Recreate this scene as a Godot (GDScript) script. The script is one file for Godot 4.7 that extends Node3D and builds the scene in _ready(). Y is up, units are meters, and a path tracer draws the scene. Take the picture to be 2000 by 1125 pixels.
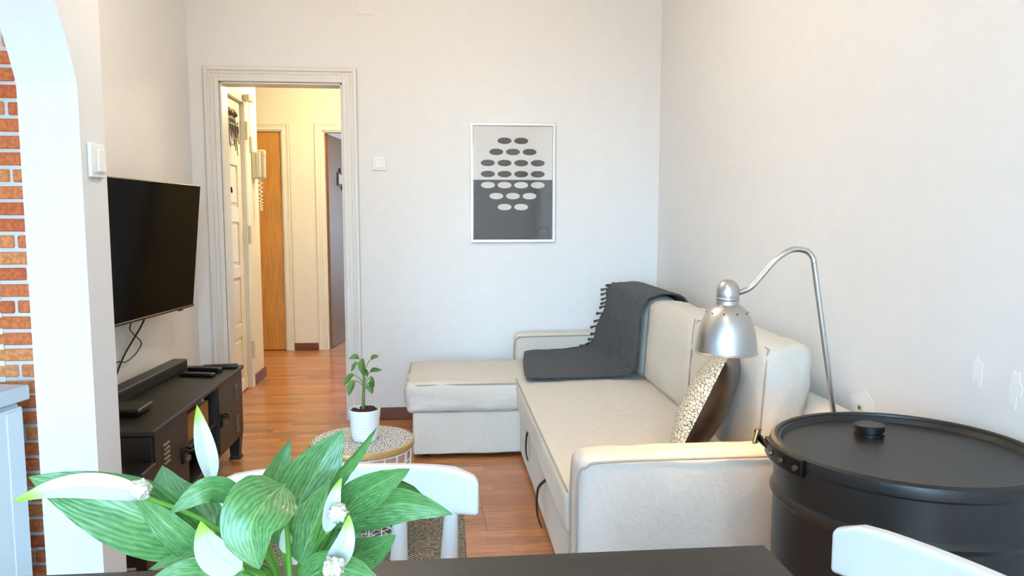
extends Node3D

var used := {}
var M := {}


func V(x, y, z) -> Vector3:
	return Vector3(x, y, z)


# ---------------------------------------------------------------- helpers: naming and nodes
func numbered(called: String) -> String:
	if not used.has(called):
		used[called] = 0
		return called
	used[called] += 1
	return "%s_%03d" % [called, used[called]]


func tag(o: Node, label := "", category := "", group := "", kind := "") -> Node:
	if label != "":
		o.set_meta("label", label)
	if category != "":
		o.set_meta("category", category)
	if group != "":
		o.set_meta("group", group)
	if kind != "":
		o.set_meta("kind", kind)
	return o


func thing(called: String, label: String, category: String, at := Vector3.ZERO, turn := 0.0, group := "") -> Node3D:
	var o := Node3D.new()
	o.name = numbered(called)
	add_child(o)
	o.position = at
	o.rotation.y = turn
	tag(o, label, category, group)
	return o


func room_piece(called: String, label: String) -> Node3D:
	var o := Node3D.new()
	o.name = called
	add_child(o)
	tag(o, label, "", "", "structure")
	return o


func part(parent: Node, called: String, shape, m: Material, at := Vector3.ZERO) -> MeshInstance3D:
	var o := MeshInstance3D.new()
	o.name = called
	o.mesh = done(shape) if shape is SurfaceTool else shape
	o.material_override = m
	o.position = at
	parent.add_child(o, true)
	return o


# a part whose shape was written in room coordinates
func wpart(parent: Node3D, called: String, shape, m: Material) -> MeshInstance3D:
	return part(parent, called, shape, m, -parent.position)


func struct(called: String, label: String, shape, m: Material) -> MeshInstance3D:
	var o := part(self, called, shape, m)
	tag(o, label, "", "", "structure")
	return o


# ---------------------------------------------------------------- helpers: shapes
func mb() -> SurfaceTool:
	var st := SurfaceTool.new()
	st.begin(Mesh.PRIMITIVE_TRIANGLES)
	st.set_smooth_group(-1)
	return st


func done(st: SurfaceTool) -> ArrayMesh:
	st.generate_normals()
	return st.commit()


func tri(st: SurfaceTool, a: Vector3, b: Vector3, c: Vector3, out: Vector3) -> void:
	if (b - a).cross(c - a).dot(out) > 0.0:
		st.add_vertex(a); st.add_vertex(c); st.add_vertex(b)
	else:
		st.add_vertex(a); st.add_vertex(b); st.add_vertex(c)


func quad(st: SurfaceTool, a: Vector3, b: Vector3, c: Vector3, d: Vector3, out: Vector3) -> void:
	if (c - a).cross(d - b).dot(out) > 0.0:
		st.add_vertex(a); st.add_vertex(c); st.add_vertex(b)
		st.add_vertex(a); st.add_vertex(d); st.add_vertex(c)
	else:
		st.add_vertex(a); st.add_vertex(b); st.add_vertex(c)
		st.add_vertex(a); st.add_vertex(c); st.add_vertex(d)


func uquad(st: SurfaceTool, p: Array, uv: Array, out: Vector3) -> void:
	var order := [0, 1, 2, 0, 2, 3]
	if (p[2] - p[0]).cross(p[3] - p[1]).dot(out) > 0.0:
		order = [0, 2, 1, 0, 3, 2]
	for k in order:
		st.set_uv(uv[k])
		st.add_vertex(p[k])


# box with chamfered edges, between two corners
func cbx(st: SurfaceTool, lo: Vector3, hi: Vector3, b := 0.0, win := Rect2(0, 0, 1, 1)) -> void:
	var c := (lo + hi) * 0.5
	var h := (hi - lo).abs() * 0.5
	b = minf(b, minf(h.x, minf(h.y, h.z)) * 0.9)
	var pt := func(ax: int, s: Vector3) -> Vector3:
		var q := h - Vector3(b, b, b)
		q[ax] = h[ax]
		return q * s
	var put := func(pts: Array, out: Vector3) -> void:
		var tris := [[0, 1, 2], [0, 2, 3]] if pts.size() == 4 else [[0, 1, 2]]
		for t in tris:
			var a: Vector3 = pts[t[0]]
			var bb: Vector3 = pts[t[1]]
			var cc: Vector3 = pts[t[2]]
			if (bb - a).cross(cc - a).dot(out) > 0.0:
				var sw := bb
				bb = cc
				cc = sw
			for v in [a, bb, cc]:
				st.set_uv(win.position + Vector2((v.x / h.x) * 0.5 + 0.5, (v.z / h.z) * 0.5 + 0.5) * win.size)
				st.add_vertex(c + v)
	for ax in 3:
		var u := (ax + 1) % 3
		var w := (ax + 2) % 3
		for s in [-1.0, 1.0]:
			var f := []
			for k in [[-1, -1], [1, -1], [1, 1], [-1, 1]]:
				var sg := Vector3.ONE
				sg[ax] = s
				sg[u] = k[0]
				sg[w] = k[1]
				f.append(pt.call(ax, sg))
			var o := Vector3.ZERO
			o[ax] = s
			put.call(f, o)
		if b > 0.0:
			for su in [-1.0, 1.0]:
				for sw in [-1.0, 1.0]:
					var s0 := Vector3.ONE
					s0[u] = su
					s0[w] = sw
					var s1 := s0
					s0[ax] = -1.0
					s1[ax] = 1.0
					var o2 := Vector3.ZERO
					o2[u] = su
					o2[w] = sw
					put.call([pt.call(u, s0), pt.call(u, s1), pt.call(w, s1), pt.call(w, s0)], o2)
	if b > 0.0:
		for sx in [-1.0, 1.0]:
			for sy in [-1.0, 1.0]:
				for sz in [-1.0, 1.0]:
					var s3 := Vector3(sx, sy, sz)
					put.call([pt.call(0, s3), pt.call(1, s3), pt.call(2, s3)], s3)


func box(lo: Vector3, hi: Vector3, b := 0.0) -> SurfaceTool:
	var st := mb()
	cbx(st, lo, hi, b)
	return st


# soft box: rounded edges, bulging faces, creases
func soft(st: SurfaceTool, lo: Vector3, hi: Vector3, r: float, n := 6, puff := Vector3.ZERO, amp := 0.0, freq := 6.0, warp = null, noise_seed := 1) -> void:
	var c := (lo + hi) * 0.5
	var h := (hi - lo).abs() * 0.5
	var fn := FastNoiseLite.new()
	fn.seed = noise_seed
	fn.noise_type = FastNoiseLite.TYPE_SIMPLEX_SMOOTH
	fn.frequency = freq
	fn.fractal_octaves = 3
	st.set_smooth_group(0)
	var lists := []
	for ax in 3:
		var l := []
		var inner := h[ax] - r
		for k in 4:
			l.append(-h[ax] + r * (1.0 - tan(PI / 4 * (1.0 - k / 4.0))))
		for k in n + 1:
			l.append(-inner + 2.0 * inner * k / n)
		for k in range(1, 5):
			l.append(inner + r * tan(PI / 4 * k / 4.0))
		lists.append(l)
	var shape := func(p: Vector3) -> Vector3:
		var i := p.clamp(-(h - Vector3(r, r, r)), h - Vector3(r, r, r))
		var d := p - i
		if d.length() > 1e-9:
			d = d.normalized()
		var q := i + d * r
		var s := Vector3(q.x / h.x, q.y / h.y, q.z / h.z)
		var w := Vector3((1 - s.y * s.y) * (1 - s.z * s.z), (1 - s.x * s.x) * (1 - s.z * s.z), (1 - s.x * s.x) * (1 - s.y * s.y))
		q += puff * s * w
		if amp > 0.0:
			q += d * fn.get_noise_3dv(c + q) * amp
		q += c
		return warp.call(q) if warp else q
	for ax in 3:
		var u := (ax + 1) % 3
		var w := (ax + 2) % 3
		for s in [-1.0, 1.0]:
			var grid := []
			for a in lists[u]:
				var row := []
				for b in lists[w]:
					var p := Vector3.ZERO
					p[ax] = s * h[ax]
					p[u] = a
					p[w] = b
					row.append(shape.call(p))
				grid.append(row)
			for i in grid.size() - 1:
				for j in grid[0].size() - 1:
					var o := Vector3.ZERO
					o[ax] = s
					quad(st, grid[i][j], grid[i + 1][j], grid[i + 1][j + 1], grid[i][j + 1], o)
	st.set_smooth_group(-1)


func softbox(lo: Vector3, hi: Vector3, r: float, n := 6, puff := Vector3.ZERO, amp := 0.0, freq := 6.0, warp = null, noise_seed := 1) -> SurfaceTool:
	var st := mb()
	soft(st, lo, hi, r, n, puff, amp, freq, warp, noise_seed)
	return st


func rad(r, k: int, n: int) -> float:
	if r is Array:
		var t: float = float(k) / maxf(1.0, n - 1) * (r.size() - 1)
		var i := mini(int(t), r.size() - 2)
		return lerpf(r[i], r[i + 1], t - i)
	return r


func tube(st: SurfaceTool, pts: Array, r, sides := 8, closed := false) -> void:
	st.set_smooth_group(0)
	var n := pts.size()
	var nor := Vector3.ZERO
	var rings := []
	for k in n:
		var t: Vector3
		if closed:
			t = pts[(k + 1) % n] - pts[(k + n - 1) % n]
		else:
			t = pts[mini(k + 1, n - 1)] - pts[maxi(k - 1, 0)]
		t = t.normalized()
		if k == 0:
			nor = t.cross(Vector3.UP if absf(t.y) < 0.9 else Vector3.RIGHT).normalized()
		else:
			nor = (nor - t * nor.dot(t)).normalized()
		var bi := t.cross(nor)
		var ring := []
		for j in sides:
			var a := TAU * j / sides
			ring.append(pts[k] + (nor * cos(a) + bi * sin(a)) * rad(r, k, n))
		rings.append(ring)
	var last := n if closed else n - 1
	for k in last:
		var k2 := (k + 1) % n
		var axis: Vector3 = (pts[k] + pts[k2]) * 0.5
		var shift := 0
		if closed and k2 == 0:
			var best := 1e9
			for j in sides:
				var dd: float = rings[k][0].distance_to(rings[0][j])
				if dd < best:
					best = dd
					shift = j
		for j in sides:
			var j2 := (j + 1) % sides
			var a: Vector3 = rings[k][j]
			var c: Vector3 = rings[k2][(j2 + shift) % sides]
			quad(st, a, rings[k][j2], c, rings[k2][(j + shift) % sides], (a + c) * 0.5 - axis)
	if not closed:
		st.set_smooth_group(-1)
		for e in [0, n - 1]:
			var o: Vector3 = pts[e] - pts[1 if e == 0 else n - 2]
			for j in sides:
				tri(st, pts[e], rings[e][j], rings[e][(j + 1) % sides], o)
	st.set_smooth_group(-1)


func tubed(pts: Array, r, sides := 8, closed := false) -> SurfaceTool:
	var st := mb()
	tube(st, pts, r, sides, closed)
	return st


func curve(pts: Array, per := 6) -> Array:
	var out := []
	for i in pts.size() - 1:
		var p0 = pts[maxi(i - 1, 0)]
		var p3 = pts[mini(i + 2, pts.size() - 1)]
		for k in per:
			out.append(pts[i].cubic_interpolate(pts[i + 1], p0, p3, float(k) / per))
	out.append(pts[-1])
	return out


func lathe(st: SurfaceTool, profile: Array, seg := 32, c := Vector3.ZERO) -> void:
	var g := 1
	for i in profile.size() - 1:
		var a: Vector2 = profile[i]
		var b: Vector2 = profile[i + 1]
		if i > 0 and absf((b - a).angle_to(a - profile[i - 1])) > 0.6:
			g += 1
		st.set_smooth_group(g)
		var d := b - a
		for j in seg:
			var t0 := TAU * j / seg
			var t1 := TAU * (j + 1) / seg
			if j == seg - 1:
				t1 = 0.0
			var e0 := Vector3(cos(t0), 0, sin(t0))
			var e1 := Vector3(cos(t1), 0, sin(t1))
			var o := (e0 + e1) * d.y - Vector3.UP * d.x * 2.0
			var A := c + e0 * a.x + Vector3.UP * a.y
			var B := c + e1 * a.x + Vector3.UP * a.y
			var C := c + e1 * b.x + Vector3.UP * b.y
			var D := c + e0 * b.x + Vector3.UP * b.y
			if a.x < 1e-5:
				tri(st, A, C, D, o)
			elif b.x < 1e-5:
				tri(st, A, B, D, o)
			else:
				quad(st, A, B, C, D, o)
	st.set_smooth_group(-1)


# profile runs upwards along the outside
func lathed(profile: Array, seg := 32, c := Vector3.ZERO) -> SurfaceTool:
	var st := mb()
	lathe(st, profile, seg, c)
	return st


# outline in a plane, pushed from d0 to d1 along axis (0 x, 1 y, 2 z); the outline's two numbers are the other two axes in order
func slab(outline: Array, axis: int, d0: float, d1: float) -> SurfaceTool:
	var st := mb()
	var poly := PackedVector2Array(outline)
	var ax := [[1, 2], [0, 2], [0, 1]][axis] as Array
	var at := func(p: Vector2, d: float) -> Vector3:
		var v := Vector3.ZERO
		v[axis] = d
		v[ax[0]] = p.x
		v[ax[1]] = p.y
		return v
	var idx := Geometry2D.triangulate_polygon(poly)
	var dirv := Vector3.ZERO
	dirv[axis] = signf(d1 - d0)
	for k in range(0, idx.size(), 3):
		var a := poly[idx[k]]
		var b := poly[idx[k + 1]]
		var c := poly[idx[k + 2]]
		tri(st, at.call(a, d1), at.call(b, d1), at.call(c, d1), dirv)
		tri(st, at.call(a, d0), at.call(b, d0), at.call(c, d0), -dirv)
	var turn := -1.0 if Geometry2D.is_polygon_clockwise(poly) else 1.0
	for k in poly.size():
		var p := poly[k]
		var q := poly[(k + 1) % poly.size()]
		var nn := Vector2(q.y - p.y, p.x - q.x) * turn
		quad(st, at.call(p, d0), at.call(q, d0), at.call(q, d1), at.call(p, d1), at.call(nn, 0.0))
	return st


# ---------------------------------------------------------------- helpers: materials
func noise(freq: float, sd: int, kind := FastNoiseLite.TYPE_SIMPLEX_SMOOTH, oct := 4) -> FastNoiseLite:
	var n := FastNoiseLite.new()
	n.noise_type = kind
	n.frequency = freq
	n.seed = sd
	n.fractal_octaves = oct
	return n


func ntex(n: FastNoiseLite, cols: Array, offs: Array, size := 512) -> NoiseTexture2D:
	var t := NoiseTexture2D.new()
	t.width = size
	t.height = size
	t.seamless = true
	t.noise = n
	var g := Gradient.new()
	g.offsets = PackedFloat32Array(offs)
	g.colors = PackedColorArray(cols)
	t.color_ramp = g
	return t


func mat(called: String, c: Color, rough := 0.6, metal := 0.0, spec := 0.5) -> StandardMaterial3D:
	var m := StandardMaterial3D.new()
	m.resource_name = called
	m.albedo_color = c
	m.roughness = rough
	m.metallic = metal
	m.metallic_specular = spec
	M[called] = m
	return m


# grain multiplied on the colour (sRGB 1 +- amount) and a fine relief, laid in room space
func grain(m: StandardMaterial3D, n: FastNoiseLite, amount: float, scale: Vector3, relief := 0.0, own := false) -> StandardMaterial3D:
	var lo := 1.0 - amount
	m.albedo_texture = ntex(n, [Color(lo, lo, lo), Color(1, 1, 1)], [0.25, 0.75])
	m.uv1_triplanar = true
	m.uv1_world_triplanar = not own
	m.uv1_scale = scale
	if relief > 0.0:
		m.heightmap_enabled = true
		m.heightmap_texture = m.albedo_texture
		m.heightmap_scale = relief
	return m


func materials() -> void:
	var paint := noise(0.02, 3)
	grain(mat("wall_paint", Color(0.905, 0.905, 0.905), 0.75), paint, 0.006, Vector3.ONE * 0.9)
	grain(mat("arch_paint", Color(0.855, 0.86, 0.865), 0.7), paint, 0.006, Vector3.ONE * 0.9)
	grain(mat("hall_paint", Color(0.9, 0.875, 0.82), 0.7), paint, 0.006, Vector3.ONE * 0.9)
	mat("ceiling_paint", Color(0.92, 0.92, 0.91), 0.9)
	mat("filler", Color(0.93, 0.93, 0.92), 0.8)
	mat("wood_paint", Color(0.875, 0.865, 0.85), 0.38)
	mat("door_paint", Color(0.9, 0.88, 0.83), 0.3)
	mat("white_plastic", Color(0.9, 0.9, 0.89), 0.3)
	mat("cream_plastic", Color(0.78, 0.745, 0.66), 0.4)
	mat("white_lacquer", Color(0.84, 0.84, 0.835), 0.25)
	mat("cabinet_white", Color(0.92, 0.92, 0.91), 0.3)
	var lin := noise(0.11, 5, FastNoiseLite.TYPE_VALUE, 3)
	var linen := grain(mat("linen", Color(0.855, 0.83, 0.79), 0.92), noise(0.3, 5, FastNoiseLite.TYPE_VALUE, 3), 0.06, Vector3(3, 3, 3))
	var crease := noise(0.006, 91, FastNoiseLite.TYPE_SIMPLEX_SMOOTH, 2)
	crease.fractal_type = FastNoiseLite.FRACTAL_RIDGED
	linen.heightmap_enabled = true
	linen.heightmap_texture = ntex(crease, [Color.BLACK, Color.WHITE], [0.0, 1.0])
	linen.heightmap_scale = 0.14
	linen.rim_enabled = true
	linen.rim = 0.25
	linen.rim_tint = 0.5
	mat("linen_dark", Color(0.66, 0.63, 0.59), 0.95)
	grain(mat("wool", Color(0.34, 0.345, 0.36), 0.95), lin, 0.34, Vector3(6, 6, 6), 0.2)
	M.wool.rim_enabled = true
	M.wool.rim = 0.3
	mat("tassel_wool", Color(0.27, 0.285, 0.29), 0.95)
	mat("strap_black", Color(0.03, 0.03, 0.03), 0.7)
	mat("black_metal", Color(0.105, 0.09, 0.085), 0.42)
	mat("black_inside", Color(0.05, 0.05, 0.052), 0.5)
	grain(mat("drum_paint", Color(0.098, 0.095, 0.092), 0.42), noise(0.03, 9), 0.12, Vector3.ONE * 1.5)
	mat("black_plastic", Color(0.05, 0.05, 0.05), 0.4)
	mat("mesh_black", Color(0.06, 0.06, 0.06), 0.75)
	mat("tv_bezel", Color(0.02, 0.02, 0.02), 0.3)
	mat("tv_screen", Color(0.006, 0.006, 0.006), 0.1, 0.0, 0.13)
	grain(mat("table_black", Color(0.135, 0.118, 0.108), 0.36), noise(0.02, 12), 0.2, Vector3(0.6, 4, 7), 0.03)
	mat("steel", Color(0.78, 0.78, 0.77), 0.28, 1.0)
	mat("brushed_aluminium", Color(0.75, 0.75, 0.745), 0.34, 1.0)
	mat("frame_silver", Color(0.86, 0.86, 0.85), 0.3, 0.9)
	mat("lamp_inside", Color(0.92, 0.92, 0.9), 0.6)
	mat("brass", Color(0.62, 0.5, 0.28), 0.35, 1.0)
	mat("dull_metal", Color(0.42, 0.39, 0.34), 0.4, 0.9)
	mat("dark_iron", Color(0.08, 0.075, 0.07), 0.4, 0.6)
	mat("wire_white", Color(0.9, 0.89, 0.87), 0.4)
	mat("rim_gold", Color(0.78, 0.62, 0.38), 0.4, 0.3)
	mat("pot_white", Color(0.9, 0.91, 0.91), 0.35)
	mat("clay", Color(0.2, 0.105, 0.08), 0.9)
	mat("soil", Color(0.13, 0.09, 0.07), 0.95)
	mat("stem_green", Color(0.42, 0.5, 0.25), 0.6)
	var pl := mat("plant_leaf", Color(0.27, 0.42, 0.17), 0.45)
	pl.backlight_enabled = true
	pl.backlight = Color(0.3, 0.4, 0.15)
	mat("lily_stem", Color(0.36, 0.56, 0.2), 0.5)
	mat("spadix_cream", Color(0.78, 0.77, 0.69), 0.8)
	mat("baseboard_brown", Color(0.43, 0.24, 0.15), 0.45)
	var oak := grain(mat("oak", Color(0.87, 0.61, 0.27), 0.42), noise(0.03, 21), 0.2, Vector3(9, 0.16, 9))
	oak.clearcoat_enabled = true
	oak.clearcoat = 0.3
	oak.clearcoat_roughness = 0.3
	grain(mat("oak_edge", Color(0.55, 0.35, 0.14), 0.5), noise(0.03, 22), 0.2, Vector3(9, 0.6, 9))
	var dark_oak := grain(mat("veneer", Color(0.56, 0.38, 0.23), 0.5), noise(0.03, 23), 0.25, Vector3(9, 0.16, 9))
	dark_oak.clearcoat_enabled = true
	dark_oak.clearcoat = 0.05
	dark_oak.clearcoat_roughness = 0.25
	mat("basket", Color(0.62, 0.4, 0.16), 0.7)
	mat("paper", Color(0.82, 0.78, 0.7), 0.8)
	mat("mortar", Color(0.82, 0.82, 0.81), 0.95)
	for k in 5:
		var c: Color = [Color(0.87, 0.48, 0.28), Color(0.91, 0.57, 0.35), Color(0.84, 0.43, 0.25), Color(0.89, 0.52, 0.31), Color(0.93, 0.61, 0.39)][k]
		grain(mat("brick_%d" % k, c, 0.9), noise(0.03, 31), 0.15, Vector3(3, 3, 3), 0.15)
	var g := mat("glass", Color(1, 1, 1, 0.02), 0.02)
	g.transparency = BaseMaterial3D.TRANSPARENCY_ALPHA
	# satin cushion back, wrinkled
	var sat := grain(mat("satin_brown", Color(0.2, 0.125, 0.075), 0.33), noise(0.018, 41), 0.3, Vector3(2, 2, 2), 0.5)
	sat.clearcoat_enabled = true
	sat.clearcoat = 0.25
	sat.clearcoat_roughness = 0.3
	# cream cushion front: pale flakes parted by dark lines
	var cell := noise(0.028, 43, FastNoiseLite.TYPE_CELLULAR, 1)
	cell.fractal_type = FastNoiseLite.FRACTAL_NONE
	cell.cellular_return_type = FastNoiseLite.RETURN_DISTANCE2_SUB
	cell.cellular_jitter = 0.9
	var flakes := mat("flake_print", Color.WHITE, 0.6)
	flakes.albedo_texture = ntex(cell, [Color(0.13, 0.11, 0.08), Color(0.2, 0.17, 0.13), Color(0.88, 0.87, 0.8), Color(0.92, 0.91, 0.85)], [0.0, 0.08, 0.14, 1.0])
	flakes.uv1_triplanar = true
	flakes.uv1_world_triplanar = false
	flakes.uv1_scale = Vector3.ONE * 5.6
	flakes.heightmap_enabled = true
	flakes.heightmap_texture = flakes.albedo_texture
	flakes.heightmap_scale = 0.2
	# table top print: fine grey dashes on white
	var dash := mat("dash_print", Color.WHITE, 0.5)
	dash.albedo_texture = ntex(noise(0.07, 51, FastNoiseLite.TYPE_SIMPLEX, 2), [Color(0.3, 0.3, 0.3), Color(0.42, 0.42, 0.42), Color(0.86, 0.86, 0.86), Color(0.9, 0.9, 0.89)], [0.0, 0.45, 0.54, 1.0])
	dash.uv1_triplanar = true
	dash.uv1_world_triplanar = true
	dash.uv1_scale = Vector3(4.2, 4.2, 1.9)
	M.floor_wood = floor_material()
	M.lily_leaf = leaf_material()
	M.spathe = spathe_material()
	M.rug = rug_material()
	M.poster = poster_material()


# six boards, each of three strips, in one picture
func floor_material() -> StandardMaterial3D:
	var rng := RandomNumberGenerator.new()
	rng.seed = 77
	var w := 1024
	var h := 576
	var im := Image.create(w, h, false, Image.FORMAT_RGB8)
	var n := noise(0.9, 61, FastNoiseLite.TYPE_SIMPLEX, 3)
	var n2 := noise(0.9, 62, FastNoiseLite.TYPE_SIMPLEX, 2)
	for s in 18:
		var cuts := [0]
		var x := rng.randi_range(120, 420)
		while x < w:
			cuts.append(x)
			x += rng.randi_range(280, 480)
		cuts.append(w)
		for k in cuts.size() - 1:
			var tone := rng.randf_range(0.84, 1.08)
			var red := rng.randf_range(-0.015, 0.02)
			var sh := rng.randf() * 900.0
			for px in range(cuts[k], cuts[k + 1]):
				for py in 32:
					var a := n.get_noise_2d(px * 0.008 + sh, py * 0.16 + s * 40.0)
					var b := n2.get_noise_2d(px * 0.05 + sh, py * 0.9 + s * 40.0)
					var f := tone * (1.0 + 0.13 * a + 0.05 * b)
					if py == 0 or px == cuts[k]:
						f *= 0.84
					im.set_pixel(px, s * 32 + py, Color((0.735 + red) * f, 0.49 * f, 0.3 * f))
	var m := mat("floor_wood", Color.WHITE, 0.3)
	m.albedo_texture = ImageTexture.create_from_image(im)
	m.clearcoat_enabled = true
	m.clearcoat = 0.35
	m.clearcoat_roughness = 0.12
	return m


func leaf_material() -> StandardMaterial3D:
	var im := Image.create(512, 256, false, Image.FORMAT_RGB8)
	var n := noise(0.02, 71)
	for x in 512:
		for y in 256:
			var s := (y - 127.5) / 127.5
			var t := x / 511.0
			var vein := sin((absf(s) * 6.5 - t * 5.0) * TAU + n.get_noise_2d(x * 0.3, y * 0.5) * 3.5)
			var f := 0.5 + 0.5 * vein
			f = clampf(f * 0.5 + n.get_noise_2d(x * 0.7, y * 1.6) * 0.45 + 0.25, 0, 1)
			var c := Color(0.25, 0.45, 0.22).lerp(Color(0.46, 0.64, 0.4), f)
			if absf(s) < 0.035:
				c = c.lerp(Color(0.55, 0.71, 0.42), 0.7)
			im.set_pixel(x, y, c)
	var m := mat("lily_leaf", Color(1, 1, 1), 0.32)
	m.albedo_texture = ImageTexture.create_from_image(im)
	m.heightmap_enabled = true
	m.heightmap_texture = m.albedo_texture
	m.heightmap_scale = 0.08
	m.backlight_enabled = true
	m.backlight = Color(0.45, 0.6, 0.2)
	return m


func spathe_material() -> StandardMaterial3D:
	var im := Image.create(256, 64, false, Image.FORMAT_RGB8)
	for x in 256:
		for y in 64:
			var t := x / 255.0
			var s := absf(y - 31.5) / 31.5
			var g := clampf((t - 0.72) / 0.2, 0, 1)
			g = maxf(g, clampf((0.12 - s) / 0.12, 0, 1) * 0.35)
			im.set_pixel(x, y, Color(0.76, 0.775, 0.735).lerp(Color(0.56, 0.75, 0.2), g))
	var m := mat("spathe", Color.WHITE, 0.5)
	m.albedo_texture = ImageTexture.create_from_image(im)
	m.backlight_enabled = true
	m.backlight = Color(0.4, 0.4, 0.3)
	return m


func rug_material() -> StandardMaterial3D:
	var rng := RandomNumberGenerator.new()
	rng.seed = 5
	var im := Image.create(512, 512, false, Image.FORMAT_RGB8)
	for i in 128:
		for j in 128:
			var up := (i + j) % 2 == 0
			var base := Color(0.78, 0.74, 0.66) if up else Color(0.22, 0.2, 0.18)
			if rng.randf() < 0.16:
				base = base.lerp(Color(0.55, 0.51, 0.46), 0.8)
			base = base * rng.randf_range(0.85, 1.06)
			for a in 4:
				for b in 4:
					var k := 0.72 if a == 0 or b == 0 else 1.0
					im.set_pixel(i * 4 + a, j * 4 + b, base * k)
	var m := mat("rug", Color.WHITE, 0.95)
	m.albedo_texture = ImageTexture.create_from_image(im)
	m.uv1_triplanar = true
	m.uv1_world_triplanar = true
	m.uv1_scale = Vector3(1.0, 1.0, 1.0)
	m.heightmap_enabled = true
	m.heightmap_texture = m.albedo_texture
	m.heightmap_scale = 0.25
	return m


# a plain print of ovals on a pale and a dark half
func poster_material() -> StandardMaterial3D:
	var w := 500
	var h := 700
	var im := Image.create(w, h, false, Image.FORMAT_RGB8)
	var pale := Color(0.84, 0.835, 0.82)
	var dark := Color(0.075, 0.075, 0.075)
	for y in h:
		for x in w:
			im.set_pixel(x, y, pale if y < 330 else dark)
	for r in 7:
		var cols: int = [2, 3, 4, 4, 4, 3, 2][r]
		for k in cols:
			var cx := w * 0.5 + (k - (cols - 1) * 0.5) * 105.0
			var cy := 90.0 + r * 68.0
			var c := dark if r < 4 else pale
			for y in range(-22, 23):
				for x in range(-44, 45):
					if (x / 44.0) ** 2 + (y / 20.0) ** 2 < 1.0:
						im.set_pixel(clampi(int(cx) + x, 0, w - 1), clampi(int(cy) + y, 0, h - 1), c)
	var m := mat("poster", Color.WHITE, 0.5)
	m.albedo_texture = ImageTexture.create_from_image(im)
	return m


# ---------------------------------------------------------------- the scene
func _ready() -> void:
	var cam := Camera3D.new()
	cam.name = "camera"
	add_child(cam)
	cam.position = Vector3(0, 1.248, 0)
	cam.rotation_degrees = Vector3(-5.417, -5.295, 0)
	cam.fov = 42.406
	cam.near = 0.02
	cam.current = true

	var sky_mat := ProceduralSkyMaterial.new()
	sky_mat.sky_top_color = Color(0.60, 0.82, 1.0)
	sky_mat.sky_horizon_color = Color(0.74, 0.905, 1.0)
	sky_mat.ground_horizon_color = Color(0.62, 0.64, 0.66)
	sky_mat.ground_bottom_color = Color(0.45, 0.44, 0.42)
	sky_mat.energy_multiplier = 22.0
	var sky := Sky.new()
	sky.sky_material = sky_mat
	var env := Environment.new()
	env.background_mode = Environment.BG_SKY
	env.sky = sky
	env.ambient_light_source = Environment.AMBIENT_SOURCE_DISABLED
	env.tonemap_mode = Environment.TONE_MAPPER_LINEAR
	env.tonemap_exposure = 1.6
	env.sdfgi_enabled = true
	env.ssao_enabled = true
	env.ssil_enabled = true
	var we := WorldEnvironment.new()
	we.name = "environment"
	we.environment = env
	add_child(we)

	materials()
	build_shell()
	build_floor()
	build_bricks()
	build_doors()
	build_ceiling_lamps()
	build_sofa()
	build_throw()
	build_pillow()
	build_drum()
	build_floor_lamp()
	build_dining()
	build_tv()
	build_tv_stand()
	build_rug_and_table()
	build_poster()
	build_wall_bits()
	build_kitchen()
	build_lily()


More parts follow.
